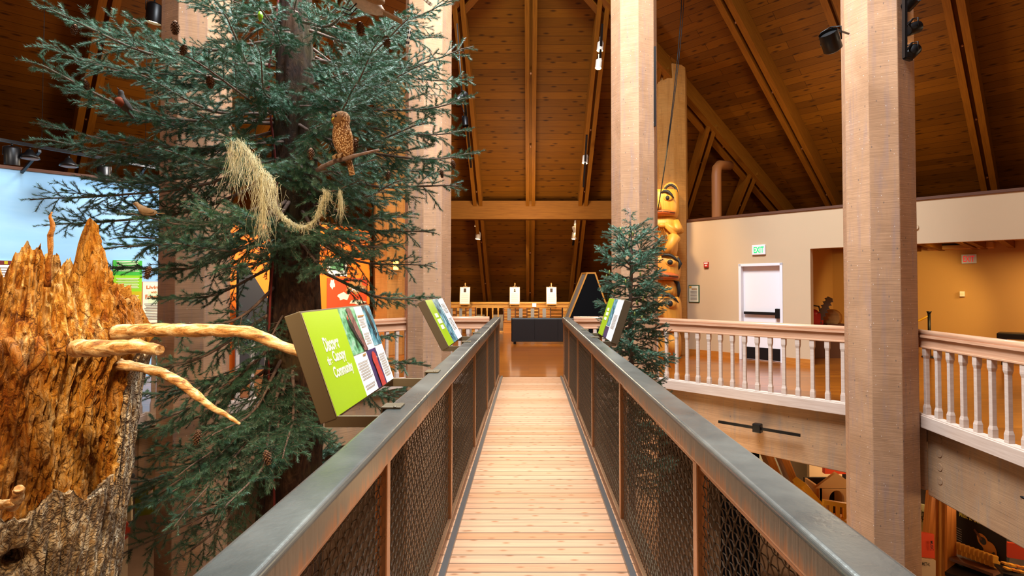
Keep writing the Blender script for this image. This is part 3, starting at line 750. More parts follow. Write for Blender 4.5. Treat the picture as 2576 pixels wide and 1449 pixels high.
# ================================================================ SIGNS ON THE RAILS
def rail_sign(label,side,ya,yb,zb,zt_,xb,xt,kind):
    """side -1 left / +1 right; ya near end, yb far end; the board leans away from the bridge"""
    s=side; c=V((xb,(ya+yb)/2,zb))
    t=thing('information_sign',label,'sign',c)
    up_=V((xt-xb,0,zt_-zb)); H=up_.length; up_.normalize(); al=V((0,1,0))
    n=V((-s*up_.z,0,s*up_.x)); 
    if n.x*s>0: n=-n
    cen=V(((xb+xt)/2,(ya+yb)/2,(zb+zt_)/2)); W=yb-ya
    m=MB(); th=.075
    m.bar(cen-al*W/2-n*th/2,cen+al*W/2-n*th/2,th,H+.015,up_) if False else None
    # tray
    a0=cen-al*W/2-n*(th/2+.004); a1=cen+al*W/2-n*(th/2+.004)
    m.bar(a0,a1,th,H+.02,up_); m.build('tray','bronze_metal',t,bevel=.004)
    # face: lettering reads left to right for someone on the bridge
    xd=-al if s>0 else al
    xd=up_.cross(n)
    f=cen
    for (u0,u1,v0,v1,mat,nm) in kind['fields']:
        patch(t,nm,f+xd*W*((u0+u1)/2-.5)+up_*H*((v0+v1)/2-.5),xd,up_,W*(u1-u0),H*(v1-v0),mat,lift=.0 if nm=='background' else .0018)
    for (s_,u,v,ww,hh) in kind['text']:
        text(s_,t,f+xd*W*(u-.5)+up_*H*(v-.5),xd,up_,W*ww,H*hh,'off_white',bold=.035,lift=.0035)
    for (u,v,ww,hh) in kind.get('heads',[]): patch(t,'heading_line',f+xd*W*(u-.5)+up_*H*(v-.5),xd,up_,W*ww,H*hh,'off_white',lift=.004)
    for (u,v,ww,k) in kind['lines']:
        for i in range(k):
            patch(t,'text_line',f+xd*W*(u-.5+(-.004*(i%3)))+up_*H*(v-.03*i-.5),xd,up_,W*ww*(1-.12*(i%2)),H*.007,'grey_ink',lift=.004)
    # brackets clamp on the rail
    xr=BX+s*.61
    for y in kind['by']:
        b=MB(); zb2=zb-.012
        b.bar((xb+s*.055,y,zb2-.012),(BX+s*.68,y,zb2-.012),.012,.05,(0,0,1)); 
        b.build('bracket_arm','bronze_metal',t,bevel=.002)
        b=MB(); b.bar((BX+s*.688,y,1.075),(BX+s*.605,y,1.075),.09,.008); b.bar((BX+s*.686,y,1.01),(BX+s*.686,y,1.078),.09,.008,(1,0,0)) ; 
        b.tube([(BX+s*.63,y-.04,1.079),(BX+s*.63,y-.04,1.083)],.007,8)
        b.build('clamp','bronze_metal',t,bevel=.002)
    # a plain rest bar below the board
    return t,cen,xd,up_,n,W,H
t1,cen,xd,up_,n,W,H=rail_sign('large tilted sign on the left rail titled Discover the Canopy Community, with bird pictures',-1,2.41,3.42,1.03,1.485,-.845,-1.005,
 dict(fields=[(0,1,0,1,'paper_white','background'),(0,.44,0,1,'lime_green','green_field'),(.44,.70,.46,1,'leafy_print','forest_photo'),(.84,1,.48,1,'blue_print','woodpecker_photo'),(.66,.84,0,.46,'purple_print','finch_photo')],
 text=[('Discover',.21,.66,.19,.145),('the',.12,.50,.055,.085),('Canopy',.255,.51,.17,.145),('Community',.25,.36,.26,.145)],
 lines=[(.77,.84,.1,4),(.77,.66,.1,5),(.55,.36,.17,7),(.55,.10,.17,2),(.92,.36,.12,10)],by=[2.42,3.41]))
def onf(u,v,l=.006): return cen+xd*W*(u-.5)+up_*H*(v-.5)+n*l
# birds and bark printed on the photos
m=MB(); m.face([onf(.55,.99),onf(.62,.99),onf(.70,.47),onf(.63,.47)]); m.build('bark_picture','bark_print',t1)
def blob(pts,mat,nm): 
    m=MB(); m.face([onf(*p,l=.008) for p in pts]); m.build(nm,mat,t1)
blob([(.52,.86),(.54,.87),(.56,.8),(.60,.66),(.645,.50),(.62,.53),(.575,.62),(.54,.74),(.52,.8)],'black_vinyl','woodpecker_body')
blob([(.515,.87),(.53,.92),(.54,.90),(.535,.85)],'red','woodpecker_crest')
blob([(.885,.97),(.905,.97),(.925,.84),(.94,.68),(.95,.62),(.97,.64),(.90,.56),(.93,.64),(.90,.76),(.885,.9)],'black_vinyl','woodpecker_body')
blob([(.715,.38),(.73,.42),(.76,.43),(.785,.39),(.79,.33),(.785,.26),(.80,.15),(.80,.0),(.72,.0),(.72,.12),(.715,.27),(.705,.33)],'red_bird_print','finch_body')
blob([(.785,.365),(.81,.345),(.79,.33)],'grey_ink','finch_beak')
patch(t1,'caption',onf(.77,.88,0),xd,up_,W*.11,H*.018,'brown_ink',lift=.004)
patch(t1,'caption',onf(.61,.43,0),xd,up_,W*.05,H*.018,'brown_ink',lift=.004)
rail_sign('smaller tilted green sign on the left rail near the far end of the bridge',-1,5.25,6.3,1.03,1.47,-.77,-1.0,
 dict(fields=[(0,1,0,1,'paper_white','background'),(0,.34,0,1,'lime_green','green_field'),(.34,.66,0,1,'blue_print','forest_photo')],
 text=[],heads=[(.17,.65,.15,.09),(.19,.52,.2,.10),(.17,.39,.15,.09)],lines=[(.83,.86,.24,8),(.83,.5,.24,10)],by=[5.26,6.29]))
t3=rail_sign('tilted green sign on the right rail in front of the small spruce',1,5.7,6.75,1.03,1.46,.86,1.0,
 dict(fields=[(0,1,0,1,'paper_white','background'),(0,.40,0,1,'lime_green','green_field'),(.40,.64,.3,1,'blue_print','forest_photo'),(.36,.64,0,.28,'purple_print','cone_photo')],
 text=[],heads=[(.2,.70,.14,.08),(.22,.58,.18,.09),(.2,.45,.18,.08)],lines=[(.82,.62,.22,12)],by=[5.71,6.74]))
# ================================================================ FAR END OF THE BRIDGE
# black sofa seen from behind
a=P(1286,800,15.2); 
t=thing('sofa','black leather sofa seen from behind at the end of the bridge','sofa',(a.x+.95,15.2,0))
x0,x1=a.x,a.x+1.95; zt_=a.z
m=MB(); m.box(x0,x1,15.2,15.42,.07,zt_); m.build('backrest','black_vinyl',t,bevel=.03)
m=MB(); m.box(x0+.02,x1-.02,15.4,16.0,.13,.4); m.build('seat','black_vinyl',t,bevel=.03)
for k in (0,1):
    m=MB(); xx=(x0,x1-.16)[k]; m.box(xx,xx+.16,15.25,15.98,.13,.58); m.build('armrest','black_vinyl',t,bevel=.03)
for xx in (x0+.06,x1-.1):
    for yy in(15.26,15.9):
        m=MB(); m.box(xx,xx+.06,yy,yy+.06,0,.14); m.build('leg','black_metal',t)
m=MB(); xm=(x0+x1)/2
for xx in (x0+.65,x0+1.3): m.box(xx-.004,xx+.004,15.19,15.2,.15,zt_-.02)
m.build('seam','black_metal',t)
# sample cabinets
YC=19.0
def cab(px0,px1,ptop,pbot,rows,cols,label,foot=True):
    a=P(px0,ptop,YC); b=P(px1,pbot,YC)
    t=thing('sample_cabinet',label,'display cabinet',((a.x+b.x)/2,YC,0))
    m=MB(); m.box(a.x,b.x,YC,YC+.5,0,a.z); m.build('body','orange_wood',t)
    w=(b.x-a.x)/cols; zt_=a.z-.02; zb_=b.z
    for i in range(cols):
        hh=(zt_-zb_)/rows
        for j in range(rows):
            m=MB(); x=a.x+i*w; z=zb_+j*hh
            m.box(x+.02,x+w-.02,YC-.02,YC,z+.008,z+hh-.008); 
            m.build('sample_strip',['orange_wood','easel_wood','rafter_wood'][(i*5+j*3+(j*j)%4)%3],t)
        if i<4:
            m=MB(); m.box(a.x+i*w+w*.32,a.x+i*w+w*.62,YC-.03,YC-.02,zb_+.03,zt_-.02); m.build('grey_panel','grey_ink',t)
    for i in range(cols+1):
        m=MB(); x=a.x+i*w; m.box(x-.018,x+.018,YC-.035,YC,zb_,zt_); m.build('divider','trim_dark',t)
    m=MB(); m.box(a.x,b.x,YC-.03,YC,zb_-.03,zb_); m.box(a.x,b.x,YC-.03,YC,zt_,zt_+.03); m.build('frame_rail','orange_wood',t)
    return t
cab(1267,1414,773,808,8,5,'cabinet of wood samples behind the black sofa')
cab(1100,1196,773,845,9,4,'cabinet of wood samples behind the left easels')
cab(1415,1540,773,845,8,4,'cabinet of wood samples partly behind the black trapezoid board')
railing((-4.5,YC+.25),(4.5,YC+.25),'far golden railing behind the sample cabinets at the foot of the roof',46,m1='easel_wood',m2='easel_wood')
# small card on the rail
c=P(1344,767,YC-.05); t=thing('small_card','small white card on the far rail between two easels','card',c)
m=MB(); m.box(c.x-.07,c.x+.07,YC-.06,YC-.05,c.z-.07,c.z+.06); m.build('sheet','paper_white',t)
# easels with portraits
def easel(px,label,tilt=0):
    c=P(px,766,YC+.05); z0=P(px,770,YC).z; z1=P(px,722,YC).z; w=.36
    t=thing('table_easel',label,'easel',(c.x,YC+.1,z0-.02))
    y=YC+.02
    for s in(-1,1):
        m=MB(); m.bar((c.x+s*.16,y-.12,z0-.03),(c.x+s*.05,y+.08,z1+.03),.018,.018); m.build('leg','easel_wood',t)
    m=MB(); m.bar((c.x,y+.3,z0-.03),(c.x,y+.09,z1+.03),.018,.018); m.build('leg','easel_wood',t)
    m=MB(); m.bar((c.x-.2,y-.1,z0+.05),(c.x+.2,y-.1,z0+.05),.05,.02); m.bar((c.x-.17,y-.13,z0-.02),(c.x+.17,y-.13,z0-.02),.02,.02); m.build('ledge','easel_wood',t)
    m=MB(); m.bar((c.x,y+.02,z1-.05),(c.x,y+.08,z1+.12),.03,.02); m.ell((c.x,y+.08,z1+.11),(.03,.02,.04),8,6); m.build('mast','easel_wood',t)
    p=thing('portrait_board','pale framed portrait page on '+label.split(',')[0],'picture',(c.x,y-.05,z0+.06))
    b=V((c.x,y-.1,z0+.065)); up2=V((0,.22,1)).normalized(); H=(z1-z0-.06)*1.02
    cc=b+up2*H/2; nn=V((0,-1,.22)).normalized()
    m=MB(); m.bar(cc-V((w/2,0,0)),cc+V((w/2,0,0)),.02,H,up2); m.build('frame','easel_wood',p)
    patch(p,'page',cc+nn*.012,V((1,0,0)),up2,w*.93,H*.94,'cream')
    patch(p,'portrait',cc+nn*.015+up2*H*.3,V((1,0,0)),up2,w*.24,H*.22,'off_white' if tilt else 'bird_grey')
    m=MB(); q=cc+nn*.02+up2*H*.3; m.ell(q+up2*H*.03,(.022,.003,.03),8,6); m.ell(q-up2*H*.06,(.035,.003,.03),8,6); m.build('portrait_bust','trim_dark',p)
    for i in range(9): patch(p,'text_line',cc+nn*.015+up2*H*(.1-.055*i),V((1,0,0)),up2,w*.7,H*.008,'brown_ink')
easel(1170,'golden easel on the left cabinet, second from the left post')
easel(1122,'golden easel half hidden by the left post')
easel(1295,'golden easel in the centre, before the middle rafter',1)
easel(1387,'golden easel nearest to the black trapezoid board')
# trapezoid chalk board
yb=16.7
def pt(px,py,dy=0): return P(px,py,yb+dy)
tl=pt(1477,687); tr=pt(1497,687); sl=(tl.x-pt(1432,798).x)/(tl.z-pt(1432,798).z)
zl=.12
bl=V((tl.x-(tl.x-pt(1432,798).x)*(tl.z-zl)/(tl.z-pt(1432,798).z),yb,zl)); brr=V((tr.x+(pt(1536,798).x-tr.x)*(tr.z-zl)/(tr.z-pt(1536,798).z),yb,zl))
t=thing('trapezoid_board','tall black trapezoid board with orange wooden frame right of the sofa','board',((bl.x+brr.x)/2,yb+.3,0))
m=MB(); m.face([bl,brr,tr,tl]); m.face([p+V((0,.04,0)) for p in (tl,tr,brr,bl)]); m.build('panel','navy',t)
m=MB()
for a,b in((bl,tl),(tl,tr),(tr,brr),(brr,bl)): m.bar(a,b,.045,.05,(0,1,0))
m.build('front_frame','easel_wood',t)
m=MB(); dx=V((-.06,.9,0)); dt=V((-.10,.55,0))
for a,b in((bl,bl+dx),(tl,tl+dt),(bl+dx,tl+dt),(tr,tr+dt),(brr,brr+dx),(tr+dt,brr+dx),(tl+dt,tr+dt)): m.bar(a,b,.05,.05,(0,0,1) if abs((b-a).normalized().z)<.9 else (0,1,0))
m.build('side_frame','easel_wood',t)
m=MB(); m.face([bl+dx*.2,tl+dt*.2,tl+dt*.9,bl+dx*.9]); m.build('side_panel','grey_ink',t)
# ================================================================ TOTEM POLE
tc=P(1661,722,12.45); tc.z=0
TZ=lambda py: P(1661,py,12.45).z
fd=V((-.30,-.954,0)).normalized(); sd=V((fd.y,-fd.x,0)) # sd points to image left?
if sd.x<0: sd=-sd
t=thing('totem_pole','tall carved yellow totem pole with painted eyes and mouths before the honey coloured post','totem pole',tc)
rnd=random.Random(5)
def ring(z,rx,ry,n=28,e=2.6,flat=0):
    o=[]
    for k in range(n):
        a=2*math.pi*k/n; ca,sa_=math.cos(a),math.sin(a)
        x=math.copysign(abs(ca)**(2/e),ca)*rx; y=math.copysign(abs(sa_)**(2/e),sa_)*ry
        o.append(tc+sd*x+fd*y+V((0,0,z)))
    return o
def block(z0,z1,r,ry=None,n=6,nm='figure'):
    m=MB(); ry=ry or r*.85; rings=[]
    for i in range(n+1):
        u=i/n; z=z0+(z1-z0)*u; k=1-.10*abs(2*u-1)**4
        rings.append(ring(z,r*k,ry*k))
    m.loft(rings); return m
core=block(0,TZ(480),.34,.25); core.build('core','totem_wood',t)
def eye(z,x,r,h,yd,bd=1):
    for s in(-1,1):
        c=tc+sd*(x*s)+fd*yd+V((0,0,z)); rot=Matrix((sd,fd,V((0,0,1)))).transposed()
        rz=Matrix.Rotation(-s*R(28),3,'Z')
        m=MB(); m.ell(c,(r*1.7,.05,h),16,9,rot=rot@rz.inverted() if False else rot); m.build('eye_white','totem_wood' if bd else 'off_white',t)
        m=MB(); m.ell(c+fd*.02,(r*.8,.055,h*.72),14,8,rot=rot); m.build('pupil','dark_paint',t)
        pts=[c+fd*.03+sd*(q*r*2.2*1)+V((0,0,h*1.25+ .05-abs(q+.1*s)**2*.09+ s*q*-.05)) for q in(-1,-.6,-.2,.2,.6,1)]
        m=MB(); m.tube(pts,[.012,.03,.036,.036,.028,.01],8); m.build('eyebrow','dark_paint',t)
def mouth(z,w,h,yd):
    rings=[]; m=MB()
    pts=[tc+sd*(w*q)+fd*(yd-.10*abs(q)**2)+V((0,0,z-.03*abs(q)**2)) for q in(-1,-.6,-.2,.2,.6,1)]
    m.tube(pts,[h*.3,h*.5,h*.55,h*.55,h*.5,h*.3],10); m.build('lips','mouth_red' if 'mouth_red' in MATS else plain('mouth_red','#c0622c',.5).name,t)
    m=MB(); m.tube([p+fd*h*.38 for p in pts],[h*.1,h*.16,h*.18,h*.18,h*.16,h*.1],8); m.build('mouth_line','trim_dark',t)
def ears(z,x):
    for s in(-1,1):
        m=MB(); c=tc+sd*(x*s)+fd*.02; pts=[c+sd*(.14*math.cos(a)*-s*-1)+V((0,0,z+.18*math.sin(a))) for a in [R(q) for q in range(-20,201,20)]]
        m.tube(pts,.045,8); m.build('ear','totem_wood',t)
        m=MB(); m.tube([p+fd*.03-V((0,0,.03)) for p in pts[1:-1]],.03,8); m.build('ear_inner','dark_paint',t)
# top head
block(TZ(548),TZ(482),.43,.36).build('head','totem_wood',t); eye(TZ(505),.19,.062,.075,.33); mouth(TZ(538),.34,.11,.36); ears(TZ(484),.24)
m=MB(); m.tube([tc+fd*.33+V((0,0,TZ(510))),tc+fd*.44+V((0,0,TZ(527))),tc+fd*.36+V((0,0,TZ(534)))],[.03,.06,.05],10); m.build('nose','totem_wood',t)
# crouching body with arms and legs
block(TZ(645),TZ(550),.40,.30).build('torso','totem_wood',t)
for s in(-1,1):
    m=MB(); m.tube([tc+sd*s*.34+fd*.12+V((0,0,TZ(560))),tc+sd*s*.42+fd*.2+V((0,0,TZ(585))),tc+sd*s*.36+fd*.3+V((0,0,TZ(590))),tc+sd*s*.12+fd*.34+V((0,0,TZ(568)))],[.09,.12,.1,.06],12); m.build('arm','totem_wood',t)
    m=MB(); m.tube([tc+sd*s*.30+fd*.16+V((0,0,TZ(598))),tc+sd*s*.33+fd*.3+V((0,0,TZ(602))),tc+sd*s*.22+fd*.34+V((0,0,TZ(625))),tc+sd*s*.18+fd*.34+V((0,0,TZ(640)))],[.1,.14,.1,.08],12); m.build('leg','totem_wood',t)
    m=MB(); m.ell(tc+sd*s*.08+fd*.36+V((0,0,TZ(572))),(.09,.06,.06)); m.build('hand','totem_wood',t)
m=MB()
for i in range(14):
    a=rnd.uniform(-.18,.1); m.tube([tc+sd*a+fd*.36+V((0,0,TZ(575))),tc+sd*(a+.1)+fd*.44+V((0,0,TZ(600))),tc+sd*(a*.5)+fd*.4+V((0,0,TZ(635)))],.008,5)
m.build('cord_fringe','rafter_wood',t)
# broad mouth figure
block(TZ(705),TZ(646),.45,.40).build('head','totem_wood',t); eye(TZ(662),.24,.085,.085,.36); mouth(TZ(694),.40,.17,.40)
for s in(-1,1):
    m=MB(); c=tc+sd*s*.40+fd*.2+V((0,0,TZ(665))); m.tube([c+V((0,0,.14)),c+sd*s*.05+V((0,0,.0)),c-V((0,0,.14))],[.02,.045,.02],8); m.build('cheek_mark','dark_paint',t)
# hands with five fingers
block(TZ(745),TZ(706),.40,.30).build('chest','totem_wood',t)
for s in(-1,1):
    m=MB(); c=tc+sd*s*.20+fd*.34+V((0,0,TZ(730))); m.ell(c,(.11,.05,.10))
    for k in range(4): m.tube([c+sd*s*(-.02)+V((0,0,.05-.035*k)),c+sd*s*-.10+fd*.03+V((0,0,.06-.04*k)),c+sd*s*-.16+V((0,0,.05-.04*k))],[.02,.022,.014],8)
    m.tube([c+V((0,0,.06)),c+sd*s*-.05+fd*.03+V((0,0,.12))],[.024,.016],8)
    m.build('hand','totem_wood',t)
    m=MB(); c=tc+sd*s*.34+fd*.16+V((0,0,TZ(725))); m.tube([c+sd*s*-.1+V((0,0,.16)),c+sd*s*.05+V((0,0,.12)),c+sd*s*.08-V((0,0,.05)),c+sd*s*.06-V((0,0,.2))],[.03,.05,.04,.02],8); m.build('wing_edge','dark_paint',t)
# lower face
block(TZ(832),TZ(746),.47,.42).build('head','totem_wood',t); eye(TZ(762),.24,.08,.10,.40); mouth(TZ(812),.40,.18,.42)
m=MB(); m.tube([tc+fd*.40+V((0,0,TZ(765))),tc+fd*.52+V((0,0,TZ(785))),tc+fd*.42+V((0,0,TZ(797)))],[.05,.1,.09],12); m.build('nose','totem_wood',t)
block(0.0,TZ(834),.46,.38).build('base_figure','totem_wood',t)
for s in(-1,1):
    m=MB(); m.tube([tc+sd*s*.3+fd*.3+V((0,0,.1)),tc+sd*s*.3+fd*.4+V((0,0,.38)),tc+sd*s*.24+fd*.34+V((0,0,.5))],[.1,.13,.08],12); m.build('knee','totem_wood',t)
# ================================================================ LAMPS
def aim(c,d): 
    d=V(d).normalized(); return c,d
def spot_lamp(c,d,label,mat='black_metal',r=.055,L=.17,group=None,glow=True,hang=None):
    c=V(c); d=V(d).normalized()
    t=thing('spotlight',label,'spotlight',c,group)
    m=MB(); m.tube([c-d*L*.5,c-d*L*.42,c+d*L*.5],[r*.75,r,r],20,cap=False); m.fi(range(0,20),None,0,False) if False else None
    m.tube([c-d*L*.5,c-d*L*.49],[r*.75,r*.75],20); m.build('lamp_head',mat,t)
    m=MB(); m.tube([c+d*L*.36,c+d*L*.38],[r*.9,r*.9],18); m.build('bulb','lamp_glow' if glow else 'black_metal',t)
    m=MB(); h=V(hang) if hang is not None else c+V((0,0,.2))
    sdv=d.cross(V((0,0,1))); sdv=sdv.normalized() if sdv.length>.1 else V((1,0,0))
    m.tube([c+sdv*r*1.1-d*.01,c+sdv*r*1.1+V((0,0,r*1.4)),c+V((0,0,r*1.7))],.007,6); m.tube([c-sdv*r*1.1-d*.01,c-sdv*r*1.1+V((0,0,r*1.4)),c+V((0,0,r*1.7))],.007,6)
    m.tube([c+V((0,0,r*1.6)),h],.012,8); m.build('bracket',mat,t)
    return t
# left lighting track hung before the blue wall
def TLp(px,py): return PD(px,py,CR-1.3,-1)
a=TLp(-30,346); b=TLp(470,436)
t=thing('lighting_track','long black lighting track hanging across the top of the blue wall','lighting track',(a+b)/2)
m=MB(); m.bar(a,b,.04,.045); m.build('rail','black_metal',t)
m=MB(); e=TLp(365,421); m.bar(e,TLp(270,455)+V((-.3,.9,0)),.035,.04); m.build('branch_rail','black_metal',t); m=MB(); e2=TLp(100,380); m.bar(TLp(-40,400)+V((-.3,.9,0)),e2,.035,.04); m.build('branch_rail','black_metal',t)
m=MB()
for px,py in((105,368),(365,415)): q=TLp(px,py); m.tube([q,q+V((0,0,3.2))],.004,5)
m.build('suspension_wire','black_metal',t)
for px,py,r,lab,hy in ((30,392,.10,'lit cylinder spotlight on the black track, nearest the left photo edge',358),(262,437,.09,'lit cylinder spotlight on the black track nearest the left post',411)):
    c=TLp(px,py); spot_lamp(c,(-.1,.15,-1),lab,'black_metal',r*.9,.26,hang=TLp(px,hy))
for px,py,lab,hy in ((75,392,'small black bell spotlight beside the lit one at the far left',372),(173,412,'small black bell spotlight hanging in the middle of the black track',392)):
    c=TLp(px,py); t=thing('spotlight',lab,'spotlight',c)
    m=MB(); m.tube([c+V((0,0,.09)),c+V((0,0,.04)),c,c-V((0,0,.04))],[.035,.06,.11,.12],20); m.build('lamp_head','black_metal',t)
    m=MB(); m.tube([c-V((0,0,.036)),c-V((0,0,.05))],[.1,.1],18); m.build('lens','grey_ink',t)
    m=MB(); m.tube([c+V((0,0,.08)),TLp(px,hy)],.014,8); m.build('stem','black_metal',t)
spot_lamp(P(388,34,8.6),(-.15,.1,-1),'black spotlight with a glowing mouth behind the top of the big spruce','black_metal',.11,.30,hang=P(400,-60,8.8))
spot_lamp(P(1162,245,8.3),(-.5,-.3,-.6),'dark spotlight at the right tips of the big spruce','black_metal',.06,.2,glow=False,hang=P(1150,60,9.0))
spot_lamp(P(1170,305,11.6),(.1,-.1,-1),'small black spotlight hanging under the left rafter','black_metal',.07,.2,glow=False,hang=P(1160,262,11.7))
for px,py,Y,lab in ((1510,117,11.9,'upper white spotlight under the rafter left of the right post'),(1506,161,11.8,'white spotlight just below the upper one, left of the right post'),(1472,401,14.2,'single white spotlight low under the rafter left of the right post'),
    (1201,561,16.9,'pale spotlight just below the cross beam at the left'),(1203,593,17.0,'second pale spotlight below the cross beam at the left'),(1451,556,16.9,'pale spotlight just below the cross beam at the right'),(1447,577,17.0,'brightest pale spotlight in the middle of the right trio below the cross beam'),(1445,593,17.1,'lowest pale spotlight of the right trio below the cross beam')):
    k=Y/12; c=P(px,py,Y); spot_lamp(c,(-.12 if py!=577 else .3,-.1,-1),lab,'white_lamp',.07*k**.4,.2*k**.3,hang=P(px,py-24,Y+.12))
# tracks on rafters beside those lamps
for pts,lab in (([(1515,60,11.6),(1508,170,12.1)],'short white light track with two lamps under the right rafter'),([(1476,340,13.6),(1468,470,14.7)],'narrow light track on the lower part of the right rafter'),([(1168,240,11.2),(1185,420,13.2)],'narrow black light track along the left rafter'),
    ([(1200,575,17.0),(1207,612,17.4)],'short light track below the cross beam at the left'),([(1449,575,17.0),(1441,616,17.5)],'short light track below the cross beam at the right')):
    m=MB(); q=[P(a,b,c) for a,b,c in pts]; m.bar(q[0],q[1],.05,.05); tag(m.build('light_track','black_metal',origin=q[0]),lab,'light track')
def OP(px,py): return PD(px,py,CR-.9,-1)
a=OP(800,578); b=OP(930,588); m=MB(); m.bar(a,b,.04,.04); tag(m.build('light_track','black_metal',origin=a),'short black light track before the orange wall, right of the spruce trunk','light track')
spot_lamp(OP(832,592),(-.5,.3,-.6),'black spotlight tilted left before the orange wall','black_metal',.07,.2,glow=False,hang=OP(832,581))
spot_lamp(OP(884,593),(.0,.2,-1),'black spotlight hanging straight before the orange wall','black_metal',.07,.18,glow=False,hang=OP(884,584))
# lamps on the big right post
spot_lamp(P(2090,105,6.5),(-.35,-.3,.5),'large black cylinder spotlight sticking out left of the largest post','black_metal',.105,.24,glow=False,hang=P(2135,85,6.7))
q0=P(2276,-40,6.35); q1=P(2276,146,6.35)
t=thing('post_track','black vertical light track on the right side of the largest post','light track',q1)
m=MB(); m.bar(q0,q1,.03,.05,(0,1,0)); m.bar(q1,q1+V((.11,.05,0)),.04,.03); m.build('rail','black_metal',t)
for px,py,d_,lab in ((2290,8,(.2,-.7,.4),'black spotlight facing out at the top of the vertical track, largest post'),(2296,72,(1,.2,.4),'black spotlight pointing right, middle of the vertical track'),(2294,132,(.9,.3,.8),'black spotlight pointing up right at the foot of the vertical track')):
    spot_lamp(P(px,py,6.5),d_,lab,'black_metal',.07,.16,glow=py!=8,hang=P(2277,py,6.38))
q0=P(1647,118,9.2); q1=P(1647,318,9.2)
m=MB(); m.bar(q0,q1,.03,.05,(0,1,0)); tag(m.build('post_strip','black_metal',origin=q1),'thin black strip on the right edge of the post behind the small spruce','strip')
# hanging ropes in front of the honey coloured post
pts=[P(1722+ (1655-1722)*(u**.8),-60+570*u,11.0) for u in [i/16 for i in range(17)]]
pts=[P(1717-62*u**1.5,-60+590*u,11.2) for u in [i/16 for i in range(17)]]
m=MB(); m.tube(pts,.010,6); tag(m.build('hanging_rope','black_metal'),'thin dark rope hanging in a slight curve before the honey coloured post','rope')
m=MB(); m.tube([p+V((.05*(1-i/16),0,0)) for i,p in enumerate(pts)],.008,6); tag(m.build('hanging_rope','black_metal'),'second thin dark rope just right of the first, meeting it at the totem head','rope')
# ================================================================ LOWER HALL
# white wall piece, leaning posts, bird house
YL=10.4
c0=P(1885,1130,YL)
m=MB(); a=P(1840,1100,12.2); b=P(2040,1300,12.2); m.box(a.x,b.x,12.2,12.3,LOW,-.35); S(m.build('wall_lower','lower_white' if 'lower_white' in MATS else plain('lower_white','#dfe8dc',.8).name))
m=MB(); a=P(2036,1180,11.6); b=P(2120,1330,11.6); m.box(a.x,b.x,11.6,11.7,LOW,-.35); S(m.build('wall_lower','wall_paint'))
m=MB(); a=P(1740,1130,11.0); b=P(1922,1200,11.0); m.box(a.x,b.x,11.0,11.1,LOW,-.35); 
for i,(px0,px1) in enumerate(((1932,1985),(1968,2020))):
    a=P(px0-5,1140,YL); b=P(px1+20,1330,YL); m=MB(); m.bar(a,b+(b-a)*.6,.14,.3,(0,1,0)); tag(m.build('leaning_post','orange_wood',bevel=.01,origin=b),('left' if i==0 else 'right')+' one of two leaning wooden posts seen below the right balcony girder','post')
m=MB(); a=P(1900,1140,9.9); b=P(1932,1230,9.9); m.box(a.x-.6,b.x-.15,9.9,10.0,LOW,a.z+.3); tag(m.build('dark_exhibit','navy',origin=(a.x,9.9,LOW)),'dark blue exhibit panel just below the right balcony girder','panel')
YH=9.3
def hp(px,py): return P(px,py,YH)
t=thing('bird_house','large pale cut-out bird house with arched opening below the balcony','bird house',(hp(2100,1300).x,YH,LOW))
m=MB(); pl=[hp(2060,1450),hp(2060,1228),hp(2052,1228),hp(2104,1190),hp(2156,1228),hp(2148,1228),hp(2148,1450)]
arch=[hp(2105+19*math.cos(R(a)),1256-22*math.sin(R(a))) for a in range(0,181,15)]
hole=[hp(2124,1300)]+arch+[hp(2086,1300)]
# front with opening: build as strips left / right / top
def q2(pts): m.face(pts)
q2([hp(2060,1228),hp(2086,1228),hp(2086,1300),hp(2060,1300)]); q2([hp(2124,1228),hp(2148,1228),hp(2148,1300),hp(2124,1300)]); q2([hp(2060,1300),hp(2148,1300),hp(2148,1450),hp(2060,1450)])
q2([hp(2050,1229),hp(2160,1229),hp(2104,1189)])
for i in range(len(arch)-1):
    a,b=arch[i],arch[i+1]; zt_=hp(2100,1228).z; q2([a,V((a.x,YH,zt_)),V((b.x,YH,zt_)),b])
back=MB(); 
for f,_ in zip(m.f[:],range(99)): 
    back.face([m.v[i]+V((0,.06,0)) for i in f])
m.build('front_panel','kraft_board',t); back.build('back_panel','kraft_board',t)
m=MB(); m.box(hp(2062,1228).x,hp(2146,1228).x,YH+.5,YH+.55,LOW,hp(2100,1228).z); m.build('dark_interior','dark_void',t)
m=MB(); m.box(hp(2062,1228).x,hp(2062,1228).x+.04,YH,YH+.5,LOW,hp(2100,1228).z); m.box(hp(2146,1228).x-.04,hp(2146,1228).x,YH,YH+.5,LOW,hp(2100,1228).z); m.build('side_panel','kraft_board',t)
# yellow stand with railing
t=thing('play_balcony','yellow wooden play railing in front of the pale bird house','railing',(hp(2105,1290).x,YH-.5,LOW))
def hq(px,py): return P(px,py,YH-.5)
m=MB(); m.bar(hq(2070,1262),hq(2160,1276),.06,.07); m.bar(hq(2070,1300),hq(2160,1312),.3,.06); m.build('rail','gold_wood',t)
for px in(2073,2090,2107,2124,2141):
    m=MB(); m.bar(hq(px,1264+(px-2073)*.15),V((hq(px,1264).x,YH-.5,LOW)) if px in(2073,2141) else hq(px,1305),.05,.05,(0,1,0)); m.build('post','gold_wood',t)
t=thing('play_roof','slanted yellow wooden roof piece left of the pale bird house','roof piece',P(2015,1230,YH))
m=MB(); m.bar(P(2010,1212,YH),P(2075,1290,YH),.1,.35,(0,1,0)); m.build('slope','gold_wood',t,bevel=.01)
m=MB(); m.bar(P(2013,1225,YH),P(1960,1262,YH),.08,.3,(0,1,0)); m.build('slope','gold_wood',t,bevel=.01)
